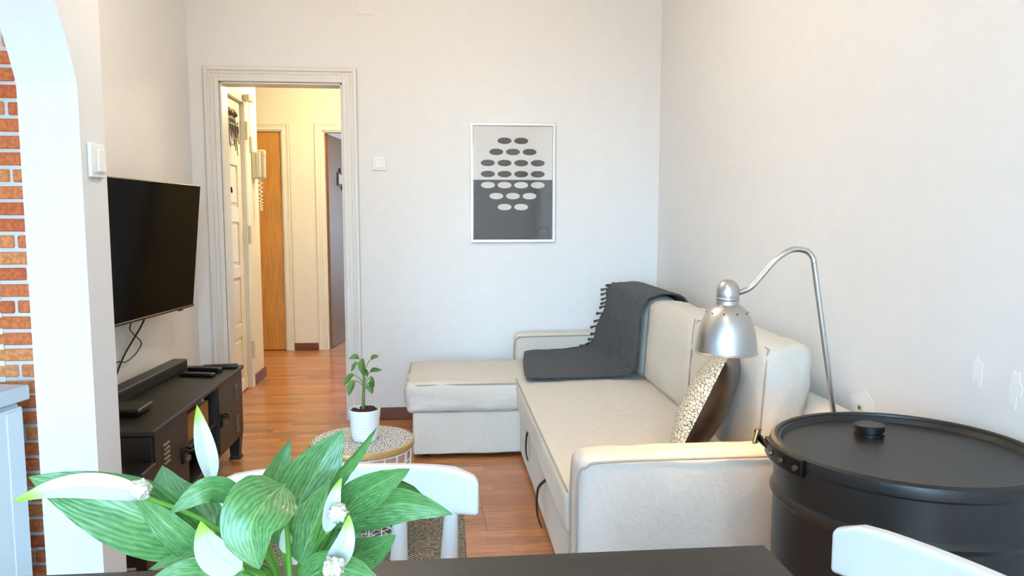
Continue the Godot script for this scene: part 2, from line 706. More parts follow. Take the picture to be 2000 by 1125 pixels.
# ---------------------------------------------------------------- setting
func build_shell() -> void:
	var H := 2.75
	# back wall with doorway
	struct("wall_back", "off-white back wall with a doorway and a framed print", slab([Vector2(-1.587, 0), Vector2(-1.295, 0), Vector2(-1.295, 2.04), Vector2(-0.588, 2.04), Vector2(-0.588, 0), Vector2(1.463, 0), Vector2(1.463, H), Vector2(-1.587, H)], 2, -4.69, -4.57), M.wall_paint)
	var wr := room_piece("wall_right", "off-white right wall behind the sofa and the drum")
	part(wr, "plaster", box(V(1.343, 0, -4.57), V(1.463, H, 1.6)), M.wall_paint)
	patch(wr, V(1.343, 0.862, -1.731), 0.02, 0.045, 3)
	patch(wr, V(1.343, 0.85, -1.607), 0.022, 0.05, 4)
	patch(wr, V(1.343, 0.64, -2.24), 0.07, 0.055, 6)
	struct("wall_left", "off-white wall behind the television", box(V(-1.587, 0, -4.57), V(-1.467, H, -2.6)), M.wall_paint)
	# arch wall: outline in y, z
	var o := [Vector2(0, -2.18), Vector2(0, -2.04)]
	var zc := -0.886
	var R := 1.2318
	var yc := 1.1486
	o.append(Vector2(1.57, -2.037))
	for k in 41:
		var a := deg_to_rad(69.0) * (1.0 - 2.0 * k / 40.0)
		o.append(Vector2(yc + R * cos(a), zc - R * sin(a)))
	o.append(Vector2(0, 0.264))
	o.append(Vector2(0, 1.6))
	o.append(Vector2(H, 1.6))
	o.append(Vector2(H, -2.18))
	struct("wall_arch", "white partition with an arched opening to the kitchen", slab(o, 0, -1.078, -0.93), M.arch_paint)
	# wall between the arch pier and the brick wall: outline in x, z
	struct("wall_partition", "angled plaster wall closing the kitchen behind the arch pier", slab([Vector2(-1.078, -2.18), Vector2(-0.95, -2.18), Vector2(-1.15, -2.6), Vector2(-1.31, -2.6)], 1, 0.0, H), M.wall_paint)
	struct("wall_recess", "plaster wall joining the kitchen wall to the television wall", box(V(-1.467, 0, -2.72), V(-1.16, H, -2.63)), M.wall_paint)
	struct("wall_kitchen", "plain kitchen wall on the far left", box(V(-3.12, 0, -2.72), V(-3.0, H, 1.6)), M.wall_paint)
	# window wall behind the camera, two openings: outline in x, y
	struct("wall_window", "wall with balcony window behind the dining table", slab([Vector2(-3.12, 0), Vector2(-2.7, 0), Vector2(-2.7, 2.3), Vector2(-1.7, 2.3), Vector2(-1.7, 0), Vector2(-0.85, 0), Vector2(-0.85, 2.35), Vector2(0.5, 2.35), Vector2(0.5, 0), Vector2(1.463, 0), Vector2(1.463, H), Vector2(-3.12, H)], 2, 1.6, 1.78), M.wall_paint)
	window("window_1", "tall white balcony window of the living room", -0.85, 0.5, 0.0, 2.35, 1.66)
	window("window_2", "tall white kitchen window", -2.7, -1.7, 0.0, 2.3, 1.66)
	struct("ceiling", "white living room ceiling", box(V(-3.12, H, -4.69), V(1.463, H + 0.12, 1.78)), M.ceiling_paint)
	# hall
	var hh := 2.55
	var hl := [Vector2(0, -4.69), Vector2(0, -4.78), Vector2(2.06, -4.78), Vector2(2.06, -5.53), Vector2(0, -5.53), Vector2(0, -5.93), Vector2(hh, -5.93), Vector2(hh, -4.69)]
	struct("wall_hall_left", "hall wall holding the white front door", slab(hl, 0, -1.56, -1.415), M.hall_paint)
	struct("wall_hall_return", "hall wall turning left past the front door", box(V(-2.8, 0, -5.93), V(-1.56, hh, -5.8)), M.hall_paint)
	struct("wall_hall_end", "hall end wall on the left", box(V(-2.92, 0, -7.2), V(-2.8, hh, -5.8)), M.hall_paint)
	struct("wall_hall_back", "cream hall wall with two wooden doors", slab([Vector2(-2.8, 0), Vector2(-2.18, 0), Vector2(-2.18, 2.045), Vector2(-1.466, 2.045), Vector2(-1.466, 0), Vector2(-1.1, 0), Vector2(-1.1, 2.045), Vector2(-0.38, 2.045), Vector2(-0.38, 0), Vector2(0.4, 0), Vector2(0.4, hh), Vector2(-2.8, hh)], 2, -7.2, -7.08), M.hall_paint)
	struct("wall_hall_right", "hall wall on the right", box(V(0.4, 0, -7.2), V(0.52, hh, -4.69)), M.hall_paint)
	struct("ceiling_hall", "white hall ceiling", box(V(-2.92, hh, -7.2), V(0.52, hh + 0.12, -4.69)), M.ceiling_paint)
	# room beyond the open veneer door
	struct("wall_bedroom_left", "white wall of the room beyond the hall", box(V(-1.42, 0, -10.0), V(-1.3, hh, -7.2)), M.wall_paint)
	struct("wall_bedroom_back", "white end wall of the room beyond the hall", box(V(-1.42, 0, -10.12), V(1.4, hh, -10.0)), M.wall_paint)
	struct("wall_bedroom_right", "window wall of the room beyond the hall", slab([Vector2(0, -10.0), Vector2(0, -7.2), Vector2(hh, -7.2), Vector2(hh, -10.0), Vector2(2.1, -9.6), Vector2(2.1, -8.5), Vector2(0.95, -8.5), Vector2(0.95, -9.6), Vector2(2.1, -9.6), Vector2(hh, -10.0)], 0, 1.28, 1.4), M.wall_paint)
	struct("wall_bedroom_front", "wall of the room beyond the hall beside its doorway", box(V(0.4, 0, -7.2), V(1.4, hh, -7.08)), M.wall_paint)
	struct("ceiling_bedroom", "white ceiling of the room beyond the hall", box(V(-1.42, hh, -10.12), V(1.4, hh + 0.12, -7.2)), M.ceiling_paint)
	struct("wall_light_stop", "unseen wall added behind the closed oak door to stop light leaking", box(V(-2.92, 0, -7.5), V(-1.42, hh, -7.3)), M.wall_paint)  # added unseen box: keeps sky light from leaking under the oak door
	struct("wall_light_stop_side", "unseen side wall added behind the closed oak door to stop light leaking", box(V(-2.92, 0, -7.3), V(-2.8, hh, -7.2)), M.wall_paint)
	struct("ceiling_light_stop", "unseen cover added behind the closed oak door to stop light leaking", box(V(-2.92, hh, -7.5), V(-1.42, hh + 0.12, -7.2)), M.ceiling_paint)
	struct("wall_entry_light_stop", "unseen wall added outside the front door to stop light leaking", box(V(-1.9, 0, -5.8), V(-1.8, hh, -4.57)), M.wall_paint)  # added unseen wall and cover: block sky light around the front door
	struct("ceiling_entry_light_stop", "unseen cover added outside the front door to stop light leaking", box(V(-1.9, hh, -5.8), V(-1.56, hh + 0.12, -4.57)), M.ceiling_paint)
	struct("baseboard_back", "reddish-brown baseboard along the back wall", box(V(-0.53, 0, -4.57), V(1.343, 0.076, -4.556), 0.003), M.baseboard_brown)
	struct("baseboard_right", "reddish-brown baseboard along the right wall", box(V(1.329, 0, -4.55), V(1.343, 0.076, 1.6), 0.003), M.baseboard_brown)
	struct("baseboard_left", "reddish-brown baseboard behind the television stand", box(V(-1.467, 0, -4.55), V(-1.453, 0.076, -2.73), 0.003), M.baseboard_brown)
	struct("baseboard_hall", "reddish-brown baseboard between the hall doors", box(V(-1.405, 0, -7.08), V(-1.18, 0.07, -7.066), 0.003), M.baseboard_brown)
	struct("baseboard_corner", "reddish-brown baseboard beside the front door", slab([Vector2(-1.415, -5.6), Vector2(-1.4, -5.6), Vector2(-1.4, -5.945), Vector2(-1.415, -5.945)], 1, 0.0, 0.075), M.baseboard_brown)


func patch(parent: Node3D, at: Vector3, rz: float, ry: float, sd: int) -> void:
	var rng := RandomNumberGenerator.new()
	rng.seed = sd
	var o := []
	for k in 14:
		var a := TAU * k / 14
		var f := rng.randf_range(0.45, 1.15)
		o.append(Vector2(at.y + sin(a) * ry * f, at.z + cos(a) * rz * f))
	var p := part(parent, "filler_patch", slab(o, 0, at.x + 0.01, at.x - 0.0012), M.filler)
	tag(p, "patch of white filler on the wall")


func window(called: String, label: String, x0: float, x1: float, y0: float, y1: float, z: float) -> void:
	var w := room_piece(called, label)
	var f := 0.06
	var xm := (x0 + x1) * 0.5
	part(w, "frame", box(V(x0, y0, z), V(x0 + f, y1, z + 0.06), 0.004), M.white_lacquer)
	part(w, "frame", box(V(x1 - f, y0, z), V(x1, y1, z + 0.06), 0.004), M.white_lacquer)
	part(w, "frame", box(V(x0, y1 - f, z), V(x1, y1, z + 0.06), 0.004), M.white_lacquer)
	part(w, "frame", box(V(x0, y0, z), V(x1, y0 + f, z + 0.06), 0.004), M.white_lacquer)
	part(w, "mullion", box(V(xm - 0.04, y0, z - 0.005), V(xm + 0.04, y1, z + 0.065), 0.004), M.white_lacquer)
	for s in [[x0 + f, xm - 0.04], [xm + 0.04, x1 - f]]:
		part(w, "pane", box(V(s[0], y0 + f, z + 0.03), V(s[1], y1 - f, z + 0.034)), M.glass)


func build_floor() -> void:
	var fl := room_piece("floor", "glossy reddish-brown laminate floor of three-strip boards")
	part(fl, "underlay", box(V(-3.12, -0.2, -10.12), V(1.463, -0.009, 1.78)), M.soil)
	var meshes := []
	var L := 1.285
	var W := 0.194
	for k in 6:
		var st := mb()
		cbx(st, V(-L / 2 + 0.0003, -0.008, -W / 2 + 0.0003), V(L / 2 - 0.0003, 0, W / 2 - 0.0003), 0.0007, Rect2(0.0, k / 6.0, 1.0, 1 / 6.0))
		meshes.append(done(st))
	var rng := RandomNumberGenerator.new()
	rng.seed = 11
	var z := 1.6
	var row := 0
	while z > -8.4:
		var x := -1.5 - rng.randf() * L * 0.98 if z < -2.6 or true else 0.0
		if z < -5.9:
			x = -2.9 - rng.randf() * 0.6
		while x < (1.35 if z > -4.65 else 0.35):
			var p := part(fl, "floor_board", meshes[rng.randi() % 6], M.floor_wood, V(x + L / 2, 0, z - W / 2))
			if rng.randf() < 0.5:
				p.rotation.y = PI
			x += L
		z -= W
		row += 1
	# kitchen floor
	part(fl, "kitchen_floor", box(V(-3.0, -0.009, -2.6), V(-1.5, -0.004, 1.6)), M.cabinet_white)


func build_bricks() -> void:
	var w := room_piece("wall_brick", "exposed orange brick wall with pale mortar in the kitchen")
	part(w, "mortar", box(V(-3.0, 0, -2.72), V(-1.3, 2.75, -2.606)), M.mortar)
	var rng := RandomNumberGenerator.new()
	rng.seed = 8
	var full := []
	for k in 4:
		var st := mb()
		var bl := 0.198 + rng.randf_range(-0.004, 0.004)
		cbx(st, V(-bl / 2, -0.021, -0.012), V(bl / 2, 0.021, 0.006 + rng.randf() * 0.003), 0.004)
		full.append(done(st))
	var half := []
	for k in 3:
		var st := mb()
		var bl := 0.092 + rng.randf_range(-0.004, 0.004)
		cbx(st, V(-bl / 2, -0.021, -0.012), V(bl / 2, 0.021, 0.006 + rng.randf() * 0.003), 0.004)
		half.append(done(st))
	var y := 0.03
	var row := 0
	while y < 2.1:
		var x := -1.245 + rng.randf_range(-0.006, 0.006)
		var k := 0
		while x > -2.45:
			var short := k == 0 and row % 2 == 1
			if k == 0:
				x -= [0.055, 0.065, 0.06, 0.025][row % 4]
			var l := 0.104 if short else 0.21
			var m: Mesh = half[rng.randi() % 3] if short else full[rng.randi() % 4]
			var b := part(w, "brick", m, M["brick_%d" % (rng.randi() % 5)], V(x - l / 2, y + rng.randf_range(-0.001, 0.001), -2.606))
			b.rotation.z = rng.randf_range(-0.01, 0.01)
			x -= l
			k += 1
		y += 0.0542
		row += 1


# moulded casing round an opening in a wall that faces +z
func casing(called: String, label: String, x0: float, x1: float, top: float, z: float, depth: float, w: float, m: Material) -> void:
	var c := room_piece(called, label)
	var steps := [[0.0, w, 0.012], [w * 0.0, w * 0.32, 0.02], [w * 0.74, w, 0.022], [w * 0.5, w * 0.62, 0.016]]
	for s in [-1.0, 1.0]:
		var st := mb()
		var e := x0 if s < 0 else x1
		for q in steps:
			cbx(st, V(minf(e + s * q[0], e + s * q[1]), 0, z - 0.004), V(maxf(e + s * q[0], e + s * q[1]), top + q[1], z + q[2]), 0.003)
		part(c, "casing_post", st, m)
		part(c, "jamb", box(V(e - 0.012 if s > 0 else e, 0, z - depth), V(e if s > 0 else e + 0.012, top, z + 0.006), 0.002), m)
	var st2 := mb()
	for q in steps:
		cbx(st2, V(x0 - q[0], top + q[0], z - 0.004), V(x1 + q[0], top + q[1], z + q[2]), 0.003)
	part(c, "casing_head", st2, m)
	part(c, "head_jamb", box(V(x0, top - 0.012, z - depth), V(x1, top, z + 0.006), 0.002), m)


func build_doors() -> void:
	casing("trim_1", "moulded off-white casing of the doorway to the hall", -1.295, -0.588, 2.04, -4.57, 0.12, 0.085, M.wood_paint)
	casing("trim_2", "moulded cream casing of the closed oak door", -2.18, -1.466, 2.045, -7.08, 0.12, 0.065, M.door_paint)
	casing("trim_3", "moulded cream casing of the open veneer door", -1.1, -0.38, 2.045, -7.08, 0.12, 0.07, M.door_paint)
	# closed oak door
	var d2 := room_piece("door_2", "closed honey-coloured oak door at the end of the hall")
	part(d2, "leaf", box(V(-2.165, 0.006, -7.135), V(-1.48, 2.03, -7.1), 0.002), M.oak)
	# open door: leaf turned into the room beyond
	var d3 := room_piece("door_3", "brown veneer door standing open into the far room")
	d3.position = V(-1.082, 0, -7.165)
	d3.rotation_degrees.y = 83.0
	part(d3, "leaf", box(V(0.0, 0.008, -0.018), V(0.7, 2.025, 0.018), 0.0015), M.veneer)
	part(d3, "leaf_edge", box(V(-0.003, 0.008, -0.0185), V(0.0, 2.025, 0.0185)), M.oak_edge)
	for y in [0.25, 1.75]:
		part(d3, "hinge", tubed([V(-0.004, y, -0.02), V(-0.004, y + 0.1, -0.02)], 0.008, 8), M.dull_metal)
	var hd := part(d3, "handle", box(V(0.585, 0.86, 0.018), V(0.62, 1.08, 0.024), 0.002), M.brass)
	part(hd, "lever", tubed(curve([V(0.602, 1.0, 0.02), V(0.602, 1.0, 0.06), V(0.58, 1.0, 0.066), V(0.49, 0.995, 0.064)], 4), 0.009, 8), M.brass)
	# small dark hook plaque hanging on the open door
	var pk := thing("door_hanger", "small black hook plaque hung on the open veneer door", "hanger", V(-1.018, 1.56, -7.55))
	pk.rotation_degrees.y = 83.0
	part(pk, "plate", softbox(V(-0.1, 0.0, 0.0), V(0.1, 0.13, 0.012), 0.004, 2), M.dark_iron)
	part(pk, "card", box(V(-0.06, 0.02, 0.012), V(0.06, 0.11, 0.015), 0.001), M.cream_plastic)
	part(pk, "hook", tubed(curve([V(0.06, 0.01, 0.006), V(0.06, -0.03, 0.01), V(0.07, -0.045, 0.03), V(0.08, -0.03, 0.035)], 4), 0.008, 6), M.dark_iron)
	part(pk, "loop", tubed(curve([V(-0.03, 0.13, 0.006), V(-0.02, 0.16, 0.006), V(0.0, 0.17, 0.006), V(0.02, 0.13, 0.006)], 4), 0.008, 6), M.dark_iron)

	# front door in the hall's left wall, faces +x
	var c := room_piece("trim_4", "cream frame round the panelled front door")
	for z in [[-4.78, -4.74], [-5.585, -5.53]]:
		part(c, "casing_post", box(V(-1.415, 0, z[0]), V(-1.398, 2.06, z[1]), 0.004), M.door_paint)
	part(c, "casing_head", box(V(-1.415, 2.06, -5.585), V(-1.398, 2.11, -4.74), 0.004), M.door_paint)
	var d := room_piece("door_1", "cream painted front door with five raised panels")
	var xf := -1.432
	part(d, "leaf", box(V(-1.475, 0.008, -5.525), V(xf - 0.012, 2.055, -4.785)), M.door_paint)
	for z in [[-5.525, -5.42], [-4.89, -4.785]]:
		part(d, "stile", box(V(xf - 0.012, 0.008, z[0]), V(xf, 2.055, z[1]), 0.005), M.door_paint)
	var rails := [[0.008, 0.1], [0.405, 0.495], [0.825, 0.91], [1.216, 1.32], [1.607, 1.72], [1.99, 2.055]]
	for r in rails:
		part(d, "rail", box(V(xf - 0.012, r[0], -5.42), V(xf, r[1], -4.89), 0.005), M.door_paint)
	for k in 5:
		part(d, "raised_panel", box(V(xf - 0.013, rails[k][1] + 0.028, -5.392), V(xf - 0.002, rails[k + 1][0] - 0.028, -4.918), 0.008), M.door_paint)
	for y in [0.22, 1.06, 1.8]:
		part(d, "hinge", tubed([V(-1.392, y, -5.532), V(-1.392, y + 0.13, -5.532)], 0.011, 8), M.cream_plastic)
	part(d, "lock", tubed(curve([V(xf, 1.45, -5.17), V(xf + 0.018, 1.45, -5.17), V(xf + 0.022, 1.44, -5.17), V(xf + 0.022, 1.415, -5.175)], 3), 0.006, 8), M.dark_iron)
	var cl := thing("door_closer", "small white box above the front door's hinge side", "door closer", V(-1.398, 2.075, -5.53))
	part(cl, "case", softbox(V(0, 0, -0.11), V(0.045, 0.04, 0.05), 0.006, 2), M.cream_plastic)
	part(cl, "cable", tubed([V(0.006, 0.0, -0.1), V(0.006, -0.24, -0.1)], 0.003, 6), M.cream_plastic)
	var bx := part(cl, "sensor", softbox(V(0, -0.36, -0.115), V(0.02, -0.24, -0.085), 0.004, 2), M.cream_plastic)
	part(bx, "sensor_cap", softbox(V(0.02, -0.35, -0.11), V(0.024, -0.3, -0.09), 0.001, 1), M.white_plastic)
	# key rack
	var kr := thing("key_rack", "ornate dark key rack mounted high on the front door", "key rack", V(xf, 1.93, -5.17))
	part(kr, "back_rail", softbox(V(0, -0.02, -0.19), V(0.014, 0.02, 0.19), 0.005, 3), M.dull_metal)
	for k in 7:
		var z := -0.165 + k * 0.055
		part(kr, "scroll", lathed([Vector2(0, -0.022), Vector2(0.016, -0.016), Vector2(0.022, 0), Vector2(0.016, 0.016), Vector2(0, 0.022)], 10, V(0.016, 0.022 + 0.006 * (k % 2), z)), M.dull_metal)
		part(kr, "hook", tubed(curve([V(0.012, -0.01, z), V(0.014, -0.035, z), V(0.03, -0.045, z), V(0.036, -0.03, z)], 3), 0.0035, 6), M.dull_metal)
	var lens := [0.1, 0.05, 0.16, 0.09, 0.13, 0.2, 0.12]
	var says := ["black-tagged key bunch nearest the doorway on the key rack", "short key bunch second from the doorway on the key rack", "long key bunch third from the doorway on the key rack", "key bunch in the middle of the key rack", "key bunch third from the hinge side of the key rack", "longest key bunch, second from the hinge side of the key rack", "key bunch nearest the hinge side of the key rack"]
	for k in 7:
		var z := -5.17 + 0.165 - k * 0.055
		var kb := thing("key_bunch", says[k], "keys", V(xf + 0.03, 1.89, z), 0.0, "keys hanging on the rack")
		var ring := []
		for j in 12:
			ring.append(V(0.0, -0.012 + 0.012 * cos(TAU * j / 12), 0.012 * sin(TAU * j / 12)))
		part(kb, "ring", tubed(ring, 0.002, 5, true), M.dull_metal)
		for j in 3:
			var l: float = lens[k] * (0.7 + 0.15 * j)
			var st := mb()
			cbx(st, V(-0.002, -0.02 - l * 0.4, -0.012), V(0.002, -0.02, 0.012), 0.001)
			cbx(st, V(-0.0015, -0.02 - l, -0.004), V(0.0015, -0.02 - l * 0.4, 0.005), 0.0008)
			var key := part(kb, "key", st, M.dark_iron if k == 0 or j == 2 else M.dull_metal, V(0.003 * (j - 1), 0, 0))
			key.rotation_degrees = Vector3((j - 1) * 9.0, 0, 0)
		if k == 0:
			part(kb, "tag", softbox(V(-0.006, -0.1, -0.022), V(0.006, -0.03, 0.022), 0.004, 2), M.black_plastic)
	# intercom handset on the hall wall
	var ic := thing("intercom_phone", "cream intercom handset with coiled cord on the hall wall", "intercom", V(-1.415, 1.52, -5.79))
	part(ic, "wall_base", softbox(V(0, 0.02, -0.05), V(0.03, 0.22, 0.05), 0.008, 3), M.cream_plastic)
	var hs := part(ic, "handset", softbox(V(0.03, 0.02, -0.045), V(0.085, 0.235, -0.0), 0.014, 4), M.cream_plastic)
	part(hs, "ear_piece", softbox(V(0.028, 0.18, -0.046), V(0.088, 0.236, 0.002), 0.014, 3), M.cream_plastic)
	part(ic, "body_side", softbox(V(0.028, 0.025, 0.004), V(0.06, 0.215, 0.045), 0.01, 3), M.cream_plastic)
	var coil := []
	for k in 200:
		var t := k / 199.0
		var a := t * TAU * 22.0
		var base := V(0.05, 0.02 - sin(t * PI) * 0.24, -0.03 + t * 0.06)
		coil.append(base + V(cos(a) * 0.009, sin(a) * 0.002, sin(a) * 0.009))
	part(ic, "coiled_cord", tubed(coil, 0.0028, 5), M.white_plastic)


func build_ceiling_lamps() -> void:
	for q in [["ceiling_lamp", "round opal ceiling lamp of the living room", V(-0.25, 2.75, -2.75), Color(1.0, 0.92, 0.81), 0.6, 0.16], ["ceiling_lamp", "round opal ceiling lamp above the dining table", V(0.1, 2.75, -0.7), Color(1.0, 0.91, 0.79), 0.18, 0.15], ["ceiling_lamp", "round opal ceiling lamp of the hall", V(-0.75, 2.55, -6.0), Color(1.0, 0.92, 0.72), 0.78, 0.14]]:
		var at: Vector3 = q[2]
		var t := thing(q[0], q[1], "ceiling lamp", at - V(0, 0.12, 0))
		var r: float = q[5]
		part(t, "mount", lathed([Vector2(0, 0.09), Vector2(r * 0.7, 0.09), Vector2(r * 0.7, 0.12), Vector2(0, 0.12)], 32), M.white_plastic)
		var m := mat("opal_%d" % used.get("ceiling_lamp", 0), Color(0.95, 0.93, 0.88), 0.4)
		m.emission_enabled = true
		m.emission = q[3]
		m.emission_energy_multiplier = 1.2
		part(t, "opal_shade", lathed([Vector2(0, 0), Vector2(r * 0.5, 0.01), Vector2(r * 0.85, 0.035), Vector2(r, 0.07), Vector2(r * 0.98, 0.09), Vector2(0, 0.09)], 32), m)
		var l := OmniLight3D.new()
		l.name = "lamp_light"
		l.position = V(0, -0.17, 0)
		l.light_color = q[3]
		l.light_energy = q[4]
		l.light_size = 0.12
		l.omni_range = 12.0
		l.omni_attenuation = 2.0
		l.shadow_enabled = true
		t.add_child(l, true)


# ---------------------------------------------------------------- sofa corner
func piping(parent: Node, pts: Array, r := 0.0035, m: Material = null) -> void:
	part(parent, "piping", tubed(pts, r, 6), M.linen_dark if m == null else m)


func build_sofa() -> void:
	var s := thing("corner_sofa", "beige linen corner sofa with chaise and loose covers", "sofa", V(0.85, 0, -3.2))
	var at := -s.position
	var w := func(called: String, st: SurfaceTool) -> MeshInstance3D:
		return part(s, called, st, M.linen, at)
	# main base and seat
	w.call("base", softbox(V(0.395, 0.022, -4.38), V(1.22, 0.262, -2.215), 0.018, 8, Vector3.ZERO, 0.006, 5.0))
	var seat: MeshInstance3D = w.call("seat_cushion", softbox(V(0.372, 0.255, -4.38), V(1.1, 0.402, -2.212), 0.03, 14, V(0.0, 0.018, 0), 0.008, 4.0, null, 3))
	piping(seat, [V(0.381, 0.394, -4.36), V(0.379, 0.396, -3.4), V(0.381, 0.394, -2.23)])
	# chaise
	w.call("chaise_base", softbox(V(-0.165, 0.022, -4.39), V(0.4, 0.245, -3.775), 0.012, 8, Vector3.ZERO, 0.005, 6.0, null, 5))
	var ch: MeshInstance3D = w.call("chaise_cushion", softbox(V(-0.2, 0.247, -4.4), V(0.45, 0.397, -3.765), 0.028, 12, V(0.012, 0.02, 0.012), 0.016, 7.0, null, 6))
	piping(ch, [V(-0.199, 0.3, -3.79), V(-0.195, 0.372, -3.783), V(-0.185, 0.389, -3.775), V(0.0, 0.392, -3.768), V(0.2, 0.392, -3.768), V(0.4, 0.39, -3.772)])
	piping(ch, [V(-0.19, 0.39, -3.775), V(-0.193, 0.39, -4.38)])
	# hem shadow line is a real gap under the chaise cushion; feet below
	for f in [V(-0.1, 0, -3.85), V(-0.1, 0, -4.3), V(0.5, 0, -2.3), V(1.15, 0, -2.3), V(1.15, 0, -4.3), V(0.5, 0, -4.3)]:
		part(s, "foot", lathed([Vector2(0, 0), Vector2(0.022, 0), Vector2(0.024, 0.03), Vector2(0, 0.03)], 12, f), M.black_plastic, at)
	# arms
	var a1: MeshInstance3D = w.call("armrest", softbox(V(0.385, 0.022, -2.2), V(1.3, 0.552, -2.065), 0.035, 12, V(0.0, 0.012, 0.006), 0.007, 6.0, null, 7))
	piping(a1, curve([V(0.383, 0.02, -2.082), V(0.382, 0.3, -2.08), V(0.385, 0.49, -2.075), V(0.41, 0.528, -2.065), V(0.47, 0.541, -2.064), V(0.8, 0.545, -2.06), V(1.25, 0.543, -2.065)], 5))
	piping(a1, curve([V(0.383, 0.02, -2.185), V(0.382, 0.3, -2.187), V(0.387, 0.49, -2.192), V(0.41, 0.53, -2.198), V(0.5, 0.543, -2.195), V(1.25, 0.543, -2.195)], 5))
	var a2: MeshInstance3D = w.call("armrest", softbox(V(0.425, 0.022, -4.53), V(1.3, 0.548, -4.392), 0.035, 8, V(0, 0.008, 0.0), 0.006, 6.0, null, 8))
	piping(a2, curve([V(0.424, 0.3, -4.405), V(0.426, 0.49, -4.402), V(0.45, 0.525, -4.393), V(0.52, 0.535, -4.392), V(1.2, 0.54, -4.392)], 5))
	# back frame and loose back cushions
	w.call("back_frame", softbox(V(1.2, 0.022, -4.53), V(1.322, 0.635, -2.2), 0.04, 10, V(0, 0.01, 0), 0.006, 5.0, null, 9))
	var spans := [[-3.06, -2.325, 11], [-3.735, -3.05, 12], [-4.385, -3.745, 13]]
	for sp in spans:
		var lean := func(p: Vector3) -> Vector3:
			return p + V((p.y - 0.4) * 0.07, 0, 0)
		var bc: MeshInstance3D = w.call("back_cushion", softbox(V(1.03, 0.402, sp[0]), V(1.2, 0.822, sp[1]), 0.045, 12, V(0.03, 0.012, 0.012), 0.014, 6.0, lean, sp[2]))
		var e := 0.01
		piping(bc, curve([V(1.042, 0.43, sp[1] - e), V(1.058, 0.7, sp[1] - e), V(1.07, 0.795, sp[1] - e - 0.012), V(1.078, 0.812, sp[1] - 0.06), V(1.078, 0.815, (sp[0] + sp[1]) / 2), V(1.078, 0.812, sp[0] + 0.06), V(1.07, 0.795, sp[0] + e + 0.01), V(1.05, 0.6, sp[0] + e)], 5), 0.003)
		piping(bc, curve([V(1.195, 0.43, sp[1] - e), V(1.212, 0.7, sp[1] - e), V(1.215, 0.79, sp[1] - e - 0.012), V(1.212, 0.81, sp[1] - 0.06), V(1.212, 0.815, (sp[0] + sp[1]) / 2), V(1.212, 0.81, sp[0] + 0.06)], 5), 0.003)
	# pull straps of the bed drawer
	for q in [[-3.36, 0.262, 0.115, 0.012], [-2.8, 0.225, 0.03, 0.03]]:
		var z: float = q[0]
		var pts := curve([V(0.392, q[1], z), V(0.392 - q[3], lerpf(q[1], q[2], 0.2), z - 0.005), V(0.39 - q[3], lerpf(q[1], q[2], 0.7), z - 0.01), V(0.392 - q[3] * 0.5, q[2], z - 0.012)], 5)
		var st := mb()
		for k in pts.size() - 1:
			var a: Vector3 = pts[k]
			var b: Vector3 = pts[k + 1]
			var d := V(0.0, 0, 0.011)
			var n := V(0.003, 0, 0)
			quad(st, a - d - n, a + d - n, b + d - n, b - d - n, V(-1, 0, 0))
			quad(st, a - d + n, a + d + n, b + d + n, b - d + n, V(1, 0, 0))
			quad(st, a + d - n, a + d + n, b + d + n, b + d - n, V(0, 0, 1))
			quad(st, a - d - n, a - d + n, b - d + n, b - d - n, V(0, 0, -1))
		var sp := part(s, "pull_strap", st, M.strap_black, at)
		tag(sp, "black webbing pull strap")


